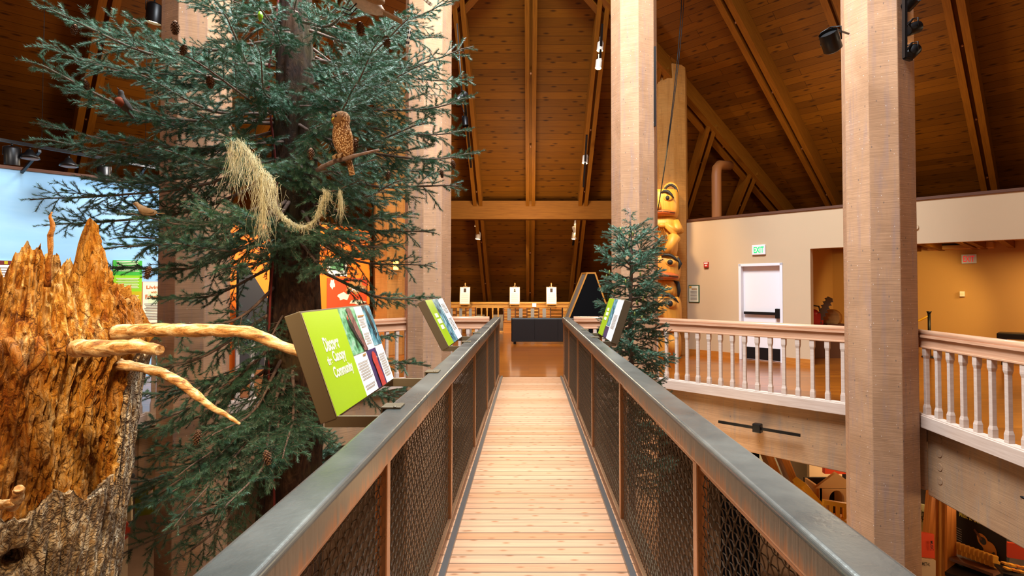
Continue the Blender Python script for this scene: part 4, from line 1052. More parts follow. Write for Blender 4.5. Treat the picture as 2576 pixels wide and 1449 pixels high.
m=MB(); m.bar(P(2030,1240,YH),V((P(2030,1240,YH).x,YH,LOW)),.08,.08,(0,1,0)); m.build('post','gold_wood',t)
c=P(2108,1190,10.6); m=MB(); m.box(c.x-.25,c.x+.6,10.6,10.7,c.z-.02,c.z+.12); 
tag(m.build('red_sign_strip','map_red',origin=c),'dark red strip above the pale bird house beneath the girder','panel')
# music exhibit
YM=8.0
def mp_(px,py,dy=0): return P(px,py,YM+dy)
def slab(name,label,cat,corners,mat,th=.04,origin=None):
    c=sum((V(p) for p in corners),V((0,0,0)))/4; t=thing(name,label,cat,c)
    m=MB(); n=(V(corners[1])-V(corners[0])).cross(V(corners[3])-V(corners[0])).normalized()
    if n.y>0: n=-n
    b=[V(p)-n*th for p in corners]; m.face(corners); m.face(b[::-1])
    for i in range(4): j=(i+1)%4; m.face([corners[i],b[i],b[j],corners[j]])
    m.build('board',mat,t); return t,n
tl,tr,brr,bl=mp_(2397,1268),P(2532,1318,7.2),P(2532,1425,7.2),mp_(2400,1385)
t,n=slab('exhibit_board','black exhibit panel titled Music to Our Ears with a guitar picture','panel',[tl,tr,brr,bl],'dark_void')
xd=(tr-tl).normalized(); yd=(tl-bl).normalized(); W=(tr-tl).length; H=(tl-bl).length
def mu(u,v): return tl.lerp(tr,u).lerp(bl.lerp(brr,u),v)
text('Music to Our Ears',t,mu(.42,.16)+n*.01,xd,yd,W*.55,H*.10,'off_white',bold=.02).data.materials[0]=plain('pale_lime','#d8dc6a',.5)
for i in range(6): patch(t,'text_line',mu(.10,.48+.05*i)+n*.008,xd,yd,W*.16,H*.012,'grey_ink')
m=MB(); k=[]
gc=mu(.66,.66)
gax=(mu(.68,.72)-mu(.40,.36)).normalized(); gay=n.cross(gax)
for i in range(36):
    a=2*math.pi*i/36; x=math.cos(a); r=.5+ .0
    xx=x*.5; yy=math.sin(a)*(.36 if x>0 else .28)*(1-.25*math.exp(-((x+.1)/.25)**2)); k.append(gc+gax*xx*H*.50+gay*yy*H*.5+n*.012)
m.face(k); m.build('guitar_body','guitar',t)
m=MB(); m.tube([gc-gax*H*.10+n*.013,gc-gax*H*.10+n*.016],H*.075,20); m.build('sound_hole','dark_paint',t)
m=MB(); m.bar(gc-gax*H*.12+n*.018,gc-gax*H*.34+n*.018,H*.05,.004,n); m.build('guitar_neck','trim_dark',t)
m=MB(); m.bar(gc+gax*H*.17-gay*H*.07+n*.018,gc+gax*H*.17+gay*H*.07+n*.018,H*.03,.004,n); m.build('guitar_bridge','dark_paint',t)
# xylophone bars on the table
t=thing('xylophone','wooden bar instrument on the dark exhibit counter under the music panel','instrument',mp_(2450,1400,-.3))
for i in range(9):
    for j in range(2):
        u=i/9; a=P(2404+i*11.5+j*4,1372+i*4.2+j*13,YM-.35-.05*i); m=MB(); m.bar(a,a+V((.055,-.02,-.004)),.045,.09,(0,1,0) if False else (0,0,1)); m.build('wooden_bar','gold_bar',t)
m=MB(); a=P(2400,1392,YM-.35); b=P(2510,1432,YM-.8); m.bar(a-V((0,0,.05)),b-V((0,0,.05)),.24,.04); m.build('base','trim_dark',t)
m=MB(); a=P(2398,1408,YM-.45); b=P(2590,1466,YM-1.1); m.bar(a-V((0,0,.1)),b-V((0,0,.1)),.6,.05); m.bar(a-V((0,-.3,1.0)),b-V((0,-.3,1.0)),.1,1.6)
tag(m.build('exhibit_counter','black_metal',origin=(a.x,a.y,LOW)),'dark exhibit counter with orange edge at the bottom right','counter')
m=MB(); m.bar(a+V((0,-.3,-.1)),b+V((0,-.3,-.1)),.03,.06); tag(m.build('counter_edge','gold_bar',origin=a),'orange wooden edge strip along the dark exhibit counter','strip')
t=thing('block_tray','tray of small coloured wood blocks at the bottom right corner','tray',P(2550,1425,6.6))
for i in range(4):
    for j in range(2):
        a=P(2522+i*17+j*6,1416+i*4+j*13,6.7-.1*j); m=MB(); m.bar(a,a+V((.06,0,-.01)),.06,.02); m.build('wood_block',['gold_bar','gold_wood','orange_wood'][(i+j)%3],t)
m=MB(); a=P(2512,1424,6.65); m.bar(a-V((0,0,.04)),a+V((.5,-.2,-.1)),.25,.03); m.build('tray_base','black_metal',t)
t,n=slab('exhibit_board','cream exhibit sheet at the right photo edge beside the music panel','panel',[P(2508,1308,7.4),P(2620,1340,7.0),P(2620,1385,7.0),P(2508,1350,7.4)],'off_white')
t,n=slab('exhibit_board','orange and green clamp exhibit panel at the right photo edge below the cream sheet','panel',[P(2534,1365,7.0),P(2640,1380,6.8),P(2640,1420,6.8),P(2534,1402,7.0)],'map_red')
t,n=slab('exhibit_board','green panel with cut off words ring and ppea beside the largest post','panel',[mp_(2290,1262),mp_(2345,1275),mp_(2338,1345),mp_(2290,1335)],'pale_green')
xd=V((1,0,-.12)).normalized(); yd=V((.12,0,1)).normalized()
text('ring',t,mp_(2318,1290)+V((0,-.02,0)),xd,yd,.12,.09,'ink',bold=.02); text('ppea',t,mp_(2323,1304)+V((0,-.02,0)),xd,yd,.15,.1,'ink',bold=.02)
t,n=slab('exhibit_board','orange sign with the word MUSIC turned sideways beside the largest post','panel',[mp_(2305,1338,-.6),mp_(2350,1345,-.6),mp_(2352,1405,-.6),mp_(2305,1400,-.6)],'map_red')
text('MUSIC',t,mp_(2341,1371,-.6)+V((0,-.02,0)),V((.05,0,-1)),V((1,0,.05)),.13,.04,'dark_paint',bold=.02)
t,n=slab('exhibit_board','grey sign with the word METAL below the orange sign beside the largest post','panel',[mp_(2305,1402,-.6),mp_(2354,1410,-.6),mp_(2354,1480,-.6),mp_(2305,1470,-.6)],'wall_paint')
text('METAL',t,mp_(2327,1417,-.6)+V((0,-.02,0)),V((1,0,-.12)),V((.12,0,1)),.11,.045,'ink',bold=.02)
for i,(p0,p1,mt) in enumerate(((mp_(2358,1235,-.2),mp_(2330,1500,-.2),'orange_wood'),(mp_(2372,1240,-.25),mp_(2372,1600,-.25),'easel_wood'),(mp_(2386,1248,-.3),mp_(2388,1600,-.3),'orange_wood'))):
    p1=p1.copy(); p1=p0+(p1-p0)*((p0.z-LOW)/(p0.z-p1.z)); m=MB(); m.bar(p0+V((0,0,.5)),p1,.13,.12,(0,1,0)); tag(m.build('exhibit_post',mt,origin=p1),('leftmost slanting','golden middle','rightmost')[i]+' post of the wooden frame beside the music panel','post')
# left lower hall: colourful things seen through the spruce
plain('red_ball','#c4361c',.5); plain('olive','#7d8a1c',.6)
t=thing('lower_display','red and green rounded display on the lower floor behind the spruce, beside the stump','display',P(268,1330,7.4))
m=MB(); m.ell(P(265,1345,7.4),(.28,.28,.2)); m.build('red_dome','red_ball',t); m=MB(); m.ell(P(262,1312,7.5),(.2,.2,.1)); m.build('green_dome','leaf_green',t)
c=P(265,1345,7.4); m=MB(); m.tube([(c.x,c.y,LOW),(c.x,c.y,c.z)],.25,20); m.build('pedestal','cream',t)
t,n=slab('exhibit_board','olive green lower panel with small red and white figure, seen through the spruce','panel',[P(340,1225,8.5),P(402,1215,8.5),P(402,1290,8.5),P(340,1300,8.5)],'olive')
m=MB(); c=P(379,1232,8.4); m.tube([c,c+V((0,0,.12))],.03,10); m.build('figure_hat','red',t); m=MB(); m.tube([c-V((0,0,.14)),c],.03,10); m.build('figure_body','paper_white',t)
t,n=slab('exhibit_board','bright cream lower panel between the stump and the spruce twigs','panel',[P(262,1262,8.8),P(330,1240,8.8),P(330,1310,8.8),P(262,1330,8.8)],'cream')
# ================================================================ SPRUCES
def noise3(p): return noise.noise(p)
def branch_proto(L,seed,dens=420,nl=.021,spread=.42,sag=.10,tert=True,twig_every=.075,need_from=.16,rw=.016,nw=.0019):
    rnd=random.Random(seed); wood=MB(); nd=MB()
    def needles(pts,frac0,frac1,length=nl):
        Ls=[0]
        for i in range(1,len(pts)): Ls.append(Ls[-1]+(pts[i]-pts[i-1]).length)
        T=Ls[-1]; n=int(T*(frac1-frac0)*dens)
        for k in range(n):
            s=(frac0+(frac1-frac0)*rnd.random())*T; i=0
            while i<len(pts)-2 and Ls[i+1]<s: i+=1
            u=(s-Ls[i])/max(1e-6,Ls[i+1]-Ls[i]); p=pts[i].lerp(pts[i+1],u); d=(pts[i+1]-pts[i]).normalized()
            a=d.cross(V((.12,.31,.94))); a.normalize(); b=d.cross(a)
            th=rnd.uniform(0,6.283); rad=a*math.cos(th)+b*math.sin(th)
            if rad.z<-.6 and rnd.random()<.4: continue
            dr=(d*rnd.uniform(.5,.95)+rad*rnd.uniform(.75,1.0)).normalized(); l=length*rnd.uniform(.75,1.15)
            w=dr.cross(rad if abs(dr.dot(rad))<.9 else d).normalized()*nw
            q=len(nd.v); nd.v.extend([p-w,p+w,p+dr*l]); nd.f.append([q,q+1,q+2]); nd.uv.append([(0,0),(1,0),(0,1)]); nd.mi.append(0); nd.sm.append(False)
    def curve(p,d,l,n,wob,droop):
        pts=[p]; d=d.normalized()
        for i in range(n):
            d=(d+V((rnd.uniform(-wob,wob),rnd.uniform(-wob,wob),rnd.uniform(-wob,wob)*.7-droop))).normalized(); pts.append(pts[-1]+d*(l/n))
        return pts
    N=14; main=[]; ph=rnd.uniform(0,6)
    for i in range(N+1):
        u=i/N; main.append(V((L*u, L*.04*math.sin(3.1*u+ph)*u, -sag*L*math.sin(math.pi*min(1,u*1.05))*.9+ L*.05*u*u+L*.012*math.sin(9*u+ph))))
    wood.tube(main,[rw*(1-.8*i/N)+.002 for i in range(N+1)],6); needles(main,.45,1.0)
    s=.13; side=1
    while s<.985:
        i=min(N-1,int(s*N)); p=main[i].lerp(main[i+1],s*N-i); d=(main[i+1]-main[i]).normalized()
        lat=V((-d.y,d.x,0))*side; l=L*spread*(1-s)**.75*rnd.uniform(.6,1.1)*(1 if s>.3 else .35+s*2.1)+.07
        dd=(d*rnd.uniform(.75,1.15)+lat*rnd.uniform(.6,1.0)+V((0,0,rnd.uniform(-.50,.42))))
        pts=curve(p,dd,l,6,.09,.015)
        wood.tube(pts,[max(.0022,.0075*(l/.6)*(1-.13*k)) for k in range(7)],4,cap=False); needles(pts,max(.0,need_from if l>.25 else 0),1.0)
        if tert and l>.16:
            t=.18; sd=1
            while t<.93:
                j=min(5,int(t*6)); q=pts[j].lerp(pts[j+1],t*6-j); e=(pts[j+1]-pts[j]).normalized(); lt=V((-e.y,e.x,0)).normalized()*sd
                ll=min(.26,l*.42*(1-t)**.7+.045)*rnd.uniform(.7,1.15)
                tp=curve(q,e*rnd.uniform(.7,1.1)+lt*.75+V((0,0,rnd.uniform(-.65,.45))),ll,3,.07,.03)
                wood.tube(tp,[.0024,.002,.0017,.0012],3,cap=False); needles(tp,0,1.0)
                t+=.056/l*rnd.uniform(.8,1.3); sd=-sd
        side=-side; s+=twig_every/L*rnd.uniform(.6,1.3)
    return wood,nd
def make_proto(args):
    wood,nd=branch_proto(**args)
    b=wood.build('branch','twig_bark'); n=nd.build('needles','needles'); n.parent=b
    return b
def place(proto,parent,base,tip,L,roll=0,first=False):
    """branch copies: the proto's chord runs base->tip"""
    base=V(base); tip=V(tip); d=tip-base; sc=d.length/L
    x=d.normalized(); y=V((0,0,1)).cross(x)
    y.normalize(); z=x.cross(y)
    rot=Matrix((x,y,z)).transposed()@Matrix.Rotation(roll,3,'X')
    c=proto.copy(); C.objects.link(c); c.parent=parent
    c.matrix_local=Matrix.Translation(base-WL[parent.name])@rot.to_4x4()@Matrix.Diagonal((sc,sc,sc,1))
    for ch in proto.children:
        k=ch.copy(); C.objects.link(k); k.parent=c; k['label']='blue-green needles'
    return c
TX,TY=-2.42,5.6
tree=thing('spruce_tree','giant spruce with blue-green needles filling the left half, drooping dead lichen on it','tree',(TX,TY,LOW))
rnd=random.Random(11)
# trunk with ridged bark
m=MB(); NA,NZ=44,150; rings=[]
for i in range(NZ+1):
    z=LOW+i*(11.2/NZ); r=.40-.029*(z-LOW); q=[]
    cx=TX+.02*math.sin(z*.9)
    for k in range(NA):
        a=2*math.pi*k/NA; p=V((math.cos(a)*2.2,math.sin(a)*2.2,z*.8)); dr=noise3(p*2.2)*.03+noise3(V((p.x*4,p.y*4,p.z*1.6)))*.018
        rr=r+dr+(.12*max(0,(-2.6-z))); q.append(V((cx+rr*math.cos(a),TY+rr*math.sin(a),z)))
    rings.append(q)
m.loft(rings); m.build('trunk','spruce_bark',tree)
protos=[]
for k,(L,sd) in enumerate(((1.3,1),(1.3,2),(1.7,3),(1.7,4),(2.1,5),(2.1,6),(2.5,7))):
    protos.append((L,make_proto(dict(L=L,seed=sd*7+1,dens=1000,nl=.031,nw=.0017,spread=.40 if L<1.5 else .36,twig_every=.070))))
def pick(L):
    c=sorted(protos,key=lambda q:abs(q[0]-L)+rnd.random()*.35); return c[0]
# key limbs: tip pixel, tip distance, height of the joint relative to the tip
KEY=[(620,-30,4.3,-.1),(760,-40,4.7,-.1),(860,15,5.0,-.1),(500,-30,4.9,-.1),(930,-30,4.5,-.1),(680,70,4.6,.1),(400,-20,4.8,-.1),(1060,60,5.0,-.1),(790,90,6.6,0),(640,170,6.8,0),(85,50,4.5,-.25),(62,180,4.4,-.35),(75,128,5.0,-.3),(105,335,4.6,-.1),(98,378,4.9,.0),(200,90,5.3,-.2),(150,250,4.7,-.2),(300,60,4.2,-.4),
 (330,210,4.2,-.1),(395,400,4.3,.05),(66,505,4.7,.15),(92,572,5.2,.1),(210,470,5.2,.15),(272,640,4.6,.25),(290,560,4.2,.1),(285,700,5.2,.2),(392,770,5.4,.25),(300,615,4.9,.1),(500,560,4.0,.1),(420,640,4.2,.1),
 (1142,18,5.2,-.3),(1185,130,5.3,-.25),(1192,262,5.5,-.15),(1186,215,5.9,-.1),(1204,405,5.4,.05),(1182,345,5.8,0),(1152,490,5.5,.1),(1130,450,6.1,.1),(1088,600,5.6,.15),(1082,685,5.8,.15),(1040,560,5.0,.1),(1098,770,6.0,.2),(1010,640,5.2,.2),
 (1065,930,6.3,.3),(1010,860,6.2,.3),(1000,480,4.5,.0),(1080,330,4.8,-.1),(1060,180,4.6,-.2),(1010,60,4.4,-.4),(960,140,4.0,-.2),(905,240,4.0,-.1),(890,470,4.3,.1),(930,420,4.2,0),
 (620,130,4.0,-.2),(560,50,4.0,-.4),(480,170,4.0,-.2),(560,380,3.9,-.05),(470,300,4.2,-.1),(640,640,4.4,.2),(560,690,4.4,.25),(830,690,4.6,.2),(900,610,4.5,.15),
 (610,560,4.1,.1),(930,660,5.0,.2),(300,960,4.8,.4),(285,1120,5.0,.45),(355,1095,4.2,.5),(380,870,4.4,.3),(260,1340,4.3,.7),(400,1290,4.0,.6),(470,1340,3.9,.7),(560,1330,3.9,.6),(640,1190,4.2,.5),(730,1165,4.3,.4),(520,1130,4.2,.4),(440,1210,4.2,.5),
 (320,1180,5.2,.4),(270,1240,5.6,.4),(290,1430,4.8,.6),(430,1440,4.4,.7),(760,1130,4.6,.4),(840,1130,5.0,.4),(960,1010,5.6,.3),(610,900,4.6,.3),(330,1010,5.6,.3)]
nb=0
def limb(tip,dz,roll=None):
    global nb
    r=math.hypot(tip.x-TX,tip.y-TY); z=tip.z+(dz+.28)*r*.6; base=V((TX,TY,max(z,LOW+.4)))
    d=V((tip.x-TX,tip.y-TY,0)).normalized(); base+=d*.2
    L,pr=pick((tip-base).length); place(pr,tree,base,tip,L,rnd.uniform(-.7,.7) if roll is None else roll); nb+=1
for px,py,Y,dz in KEY: limb(P(px,py,Y),dz)
# the rest around the back and the low part
while nb<99:
    a=rnd.uniform(R(5),R(175)); z=rnd.uniform(-1.9,5.4); Lr=rnd.uniform(1.2,1.9)
    if rnd.random()<.25: a=rnd.uniform(R(180),R(250)); z=rnd.uniform(2.6,5.4)
    if abs(a)<R(50): Lr=min(Lr,1.5)
    limb(V((TX+Lr*math.cos(a),TY+Lr*math.sin(a),z+.1)),rnd.uniform(-.1,.25))
# small twigs sprouting directly on the trunk face, as one uncounted part
tw=MB(); n2=MB()
# cones
def cone_mb(c,L=.085,r=.026,ax=V((0,0,-1))):
    m=MB(); ax=V(ax).normalized(); a=ax.cross(V((1,0.2,0))).normalized(); b=ax.cross(a)
    m.tube([V(c)+ax*L*u for u in(0,.2,.5,.8,1)],[r*.3,r*.6,r*.7,r*.5,r*.15],8)
    n=0
    for i in range(9):
        u=.06+.88*i/8; rr=r*(math.sin(math.pi*(.12+.8*u))**.7)
        for k in range(8):
            th=2*math.pi*(k+.5*(i%2))/8; o=a*math.cos(th)+b*math.sin(th); t_=a*-math.sin(th)+b*math.cos(th); p=V(c)+ax*L*u
            m.face([p+o*rr*.4-t_*r*.3,p+o*rr*.4+t_*r*.3,p+o*rr*1.15+t_*r*.2+ax*L*.07,p+o*rr*1.2+ax*L*.1,p+o*rr*1.15-t_*r*.2+ax*L*.07])
    return m
for px,py,Y,s in((190,62,4.4,1),(441,52,4.2,1.2),(466,112,4.1,1),(528,190,4.0,1.1),(213,200,4.5,1),(905,55,4.0,1.2),(970,90,4.2,1.2),(895,350,4.2,1.4),(1110,425,5.3,1),(979,430,4.8,1),(1138,402,5.3,1),(366,518,4.6,1.2),(378,670,4.4,1.2),(500,1080,4.1,1.3),(668,1132,4.2,1.3),(782,372,4.1,1)):
    cone_mb(P(px,py,Y),.085*s,.024*s,V((rnd.uniform(-.3,.3),rnd.uniform(-.3,.3),-1))).build('cone','cone_scale',tree)
for px,py,Y in((750,858,5.1),(655,30,4.0)):
    m=MB(); c=P(px,py,Y); m.tube([c,c-V((0,0,.03)),c-V((0,0,.07))],[.01,.02,.008],8); tag(m.build('cone','leaf_green',tree),'small unripe green cone')
# climbing line down the trunk
m=MB(); q=[]
for i in range(30):
    z=5.4-i*.28; q.append(V((TX+.04*math.sin(i*.7)-.02,TY-.42-.03*math.cos(i),z)))
m.tube(q,.011,6); tag(m.build('climbing_rope','red_rope'),'thin dark red rope hanging down along the big spruce trunk','rope')
# hanging lichen
def lichen(path,lens,label,seed,wid=.05):
    r_=random.Random(seed); m=MB(); t=path
    clump=[(r_.random(),r_.uniform(.35,1.0)) for _ in range(9*len(t))]
    for i in range(len(t)-1):
        a,b=t[i],t[i+1]; n=max(3,int((b-a).length*520))
        for k in range(n):
            u=r_.random(); cu,cl=clump[min(len(clump)-1,int((i+u)/(len(t)-1)*len(clump)))]
            p=a.lerp(b,u)+V((r_.gauss(0,wid*.3),r_.gauss(0,wid*.5),r_.gauss(0,wid*.22)))
            l=(lens[i]*(1-u)+lens[i+1]*u)*cl*r_.uniform(.3,1.05); w=r_.uniform(.0006,.0013)
            n2=max(4,int(l/.035)); q=p.copy(); pts=[q.copy()]; dx=r_.gauss(0,.15); dy=r_.gauss(0,.15)
            for j in range(n2):
                dx=dx*.7+r_.gauss(0,.22); dy=dy*.7+r_.gauss(0,.22); st_=l/n2; q=q+V((dx*st_*.8,dy*st_*.8,-st_)); pts.append(q.copy())
            m.tube(pts,[w*(1-.6*j/n2) for j in range(n2+1)],3,cap=False)
            if k%3==0:
                q=pts[r_.randrange(len(pts))]; m.tube([q,q+V((r_.gauss(0,.015),r_.gauss(0,.015),r_.gauss(0,.012))),q+V((r_.gauss(0,.022),r_.gauss(0,.02),r_.gauss(-.01,.014)))],.0006,3,cap=False)
        for k in range(90):
            o=V((r_.gauss(0,wid*.3),r_.gauss(0,wid*.3),r_.gauss(0,wid*.22))); u0=r_.uniform(-.1,.8); u1=u0+r_.uniform(.1,.4)
            m.tube([a.lerp(b,u0)+o,a.lerp(b,(u0+u1)/2)+o*r_.uniform(.2,1.4)+V((0,0,r_.gauss(0,.006))),a.lerp(b,u1)+o*r_.uniform(.3,1)],.0008,3,cap=False)
    o=m.build('hanging_lichen','lichen'); tag(o,label,'lichen'); return o
YL_=3.95
pp=lambda x,y,d=0: P(x,y,YL_+d)
lichen([pp(578,362),pp(600,356),pp(630,385),pp(655,425),pp(682,452),pp(693,480)],[.50,.52,.40,.62,.45,.2],'long pale green beard lichen draped over a branch before the spruce trunk',3,.06)
lichen([pp(578,372),pp(590,385)],[.62,.55],'thin pale lichen strand hanging left of the long drape',4,.03)
lichen([pp(660,430),pp(664,520),pp(660,560)],[.25,.3,.2],'lowest tip of beard lichen hanging beside the trunk',5,.03)
lichen([pp(690,505,.1),pp(705,540,.1),pp(735,563,.1),pp(765,572,.1),pp(792,556,.1),pp(808,520,.1),pp(815,490,.1)],[.10,.06,.07,.08,.07,.12,.15],'pale lichen garland sagging across the spruce trunk',6,.035)
lichen([pp(812,478,.1),pp(830,490,.1)],[.2,.15],'short tuft of lichen at the right end of the garland',7,.04)
lichen([pp(855,478,.3),pp(860,520,.3)],[.25,.22],'separate narrow lichen strand right of the garland',8,.03)
# ---- the small spruce right of the bridge
SX,SY=1.36,7.25
small=thing('spruce_tree','small spruce with its tip in view standing right of the bridge','tree',(SX,SY,LOW))
ztop=P(1585,524,SY).z
m=MB(); pts=[V((SX+.01*math.sin(z*4),SY,z)) for z in [LOW+(ztop-LOW)*i/30 for i in range(31)]]
m.tube(pts,[.06*(1-i/30)**.7+.006 for i in range(31)],10); m.build('trunk','twig_bark',small)
sp=[]
for k,L in enumerate((.28,.28,.45,.45,.6,.6)):
    sp.append((L,make_proto(dict(L=L,seed=50+k,dens=1500,nl=.022,nw=.0015,spread=.6,sag=.05,tert=True,twig_every=.032,need_from=0,rw=.008))))
r3=random.Random(21); zz=ztop-.06; ns=0; ang=0
while ns<99 and zz>-1.6:
    depth=ztop-zz; Lb=.13+.32*min(1,depth/.9)+ .10*min(1,max(0,(depth-1)/1.2)); Lb*=r3.uniform(.75,1.15)
    if depth<.22: Lb=.1
    ang+=2.4+r3.uniform(-.4,.4)
    rise=.55 if depth<.9 else .25-.15*min(1,depth-.9)
    base=V((SX,SY,zz)); tip=base+V((math.cos(ang)*Lb,math.sin(ang)*Lb,Lb*rise*r3.uniform(.5,1.2)))
    c=sorted(sp,key=lambda q:abs(q[0]-Lb)+r3.random()*.05)[0]; place(c[1],small,base,tip,c[0],r3.uniform(-.6,.6)); ns+=1
    zz-= (.055 if depth<.3 else .03)*r3.uniform(.6,1.4)*(1 if depth<1.6 else 1.3)
for i in range(26):
    depth=r3.uniform(.3,1.7); rr=(.08+.3*min(1,depth))*r3.uniform(.4,.95); a=r3.uniform(math.pi,2*math.pi); c=V((SX+rr*math.cos(a),SY+rr*math.sin(a),ztop-depth+.08))
    m=MB(); m.tube([c,c-V((0,0,.02)),c-V((0,0,.05)),c-V((0,0,.062))],[.005,.011,.009,.003],7); tag(m.build('cone','green_cone' if 'green_cone' in MATS else plain('green_cone','#8f9a4a',.6).name,small),'small unripe green cone')
# remove the prototypes themselves
for L,b in protos+sp:
    for ch in list(b.children): bpy.data.objects.remove(ch)
    bpy.data.objects.remove(b)
# ================================================================ BROKEN STUMP
GX,GY=-2.93,3.05
st=thing('broken_stump','tall rotten orange tree stump with jagged top in the left foreground','tree stump',(GX,GY,LOW))
NA=520; zs=[]; z=LOW
tops={}
def topz(a):
    # a: angle, 0 = +X (right), 270 = towards the bridge start
    d=math.degrees(a)%360
    def g(c,w): 
        x=(d-c+180)%360-180; return math.exp(-(x/w)**2)
    h=1.50+.31*g(316,17)+.46*g(352,9)+.26*g(120,60)-.30*g(296,9)+.1*g(331,4)
    h+=.06*noise3(V((math.cos(a)*5,math.sin(a)*5,3)))+.10*noise3(V((math.cos(a)*16,math.sin(a)*16,1)))+.05*noise3(V((math.cos(a)*45,math.sin(a)*45,1)))
    return h
def axis(z): 
    return -2.87+(z-1.3)*.10,GY
def knot(a,z):
    da=(math.degrees(a)-322+180)%360-180
    return .17*min(1,1.6*math.exp(-(da/4.2)**2-((z-.262)/.036)**2))
def rad(z): 
    return .57+.05*math.exp(-((z-1.28)/.12)**2)-.20*max(0,z-1.35)
NZ=300; m=MB(); rings=[]
for i in range(NZ+1):
    u=i/NZ; q=[]
    for k in range(NA):
        a=2*math.pi*k/NA; tz=topz(a); z=LOW+1.5+(tz-LOW-1.5)*u**.85
        cx,cy=axis(z); ca,sa_=math.cos(a),math.sin(a)
        zw=z+.06*noise3(V((ca*9,sa_*9,z*2))); f=noise3(V((ca*6,sa_*6,z*.6)))*.05-abs(noise3(V((ca*15,sa_*15,z*1.3))))*.05-abs(noise3(V((ca*34,sa_*34,zw*4))))*.03+noise3(V((ca*40,sa_*40,z*22)))*.020+noise3(V((ca*90,sa_*90,z*30)))*.010+.02
        f+=-.05*max(0,noise3(V((ca*4+9,sa_*4,z*1.5)))-.15)*3
        blk=noise.cell(V((math.floor(a*22),math.floor(z*6+math.floor(a*22)*.37),0))) ; f+=(blk-.5)*.012
        r=rad(z)+f-.05*max(0,u-.9)*10*.5-knot(a,z)*1.1
        q.append(V((cx+r*ca,cy+r*sa_,z)))
    rings.append(q)
for j in range(1,16):     # inner hollow
    u=j/15; q=[]
    for k in range(NA):
        a=2*math.pi*k/NA; tz=topz(a); z=tz-u*.55*(1 if u<.7 else 1)-(0 if j else 0); ca,sa_=math.cos(a),math.sin(a); cx,cy=axis(z)
        r=(rad(z)-.09-.42*u)+noise3(V((ca*9,sa_*9,z*3)))*.05; r=max(r,.02); z=z*(1-u*.6)+.85*u*.6
        q.append(V((cx+r*ca,cy+r*sa_,z+noise3(V((ca*12,sa_*12,u*9)))*.04)))
    rings.append(q)
m.loft(rings,sm=False); m.build('rotten_trunk','rotten_wood',st)
# bark jacket low down and up the right side
m=MB(); NA2=150; NZ2=150; idx={}
def barktop(a):
    d=(math.degrees(a)%360)
    if d<180: d+=360
    # 360 = +X side; camera side 270
    t=.50+.05*math.sin(d*.21)
    if d>366: t=min(1.2,.5+(d-366)/5*.8)
    if d>392: t=1.0
    return t+.05*noise3(V((d*.22,0,0)))+.03*noise3(V((d*.9,4,0)))
for lay in(0,1):
    R_=[]
    for i in range(NZ2+1):
        row=[]
        for k in range(NA2+1):
            a=R(190+k*230/NA2); tz=barktop(a); u=i/NZ2; z=LOW+1.5+(tz-LOW-1.5)*u; cx,cy=axis(z); ca,sa_=math.cos(a),math.sin(a)
            rg=abs(noise3(V((ca*9,sa_*9,z*1.1)))); r=rad(z)+.035+lay*.0+.022*min(1,rg*6)-.02+noise3(V((ca*30,sa_*30,z*7)))*.016
            r-=knot(a,z)*.9
            if lay: r-=.05
            row.append(m.av((cx+r*ca,cy+r*sa_,z)))
        R_.append(row)
    for i in range(NZ2):
        for k in range(NA2): m.fi([R_[i][k],R_[i][k+1],R_[i+1][k+1],R_[i+1][k]],None,0,False)
    if lay==0: top0=R_[-1]; e0=[r[0] for r in R_]; e1=[r[-1] for r in R_]
    else:
        for k in range(NA2): m.fi([top0[k],top0[k+1],R_[-1][k+1],R_[-1][k]],None,0,False)
        for i in range(NZ2): m.fi([e0[i],e0[i+1],R_[i+1][0],R_[i][0]],None,0,False); m.fi([e1[i],e1[i+1],R_[i+1][-1],R_[i][-1]],None,0,False)
m.build('bark','grey_bark',st)
# knot hole
def dead(pts,rs,nm,seed=0):
    m=MB(); r_=random.Random(seed); P2=[];R2=[]
    n=len(pts)
    for i in range(n-1):
        for k in range(5):
            u=k/5; p=V(pts[i]).lerp(V(pts[i+1]),u); P2.append(p+V((r_.gauss(0,.005),r_.gauss(0,.005),r_.gauss(0,.005)))); R2.append((rs[i]*(1-u)+rs[i+1]*u)*r_.uniform(.88,1.12))
    P2.append(V(pts[-1])); R2.append(rs[-1])
    # smooth
    for _ in range(2):
        for i in range(1,len(P2)-1): P2[i]=(P2[i-1]+P2[i]*2+P2[i+1])/4
    m.tube(P2,R2,14)
    return m
Ys=2.75
dead([P(290,840,2.95),P(340,832,2.9),P(450,829,2.85),P(560,829,2.8),P(640,840,2.8),P(720,872,2.8),P(780,893,2.8),P(860,930,2.85)],[.045,.038,.034,.033,.030,.027,.024,.016],'b',1).build('dead_limb','dead_branch',st)
dead([P(295,915,3.05),P(345,922,3.05),P(400,932,3.05),P(450,957,3.0),P(500,1000,3.0),P(550,1038,3.0),P(604,1067,3.0)],[.030,.026,.024,.026,.022,.016,.007],'b',2).build('dead_limb','dead_branch',st)
dead([P(190,876,2.55),P(225,876,2.45),P(290,873,2.4),P(350,874,2.38),P(402,881,2.36)],[.040,.037,.034,.031,.022],'b',3).build('broken_stub','dead_branch',st)
dead([P(-30,1270,2.45),P(10,1268,2.36),P(34,1262,2.33)],[.02,.02,.016],'b',4).build('broken_stub','dead_branch',st)
dead([P(38,1275,2.38),P(42,1250,2.33),P(47,1228,2.32)],[.022,.022,.016],'b',5).build('broken_stub','dead_branch',st)
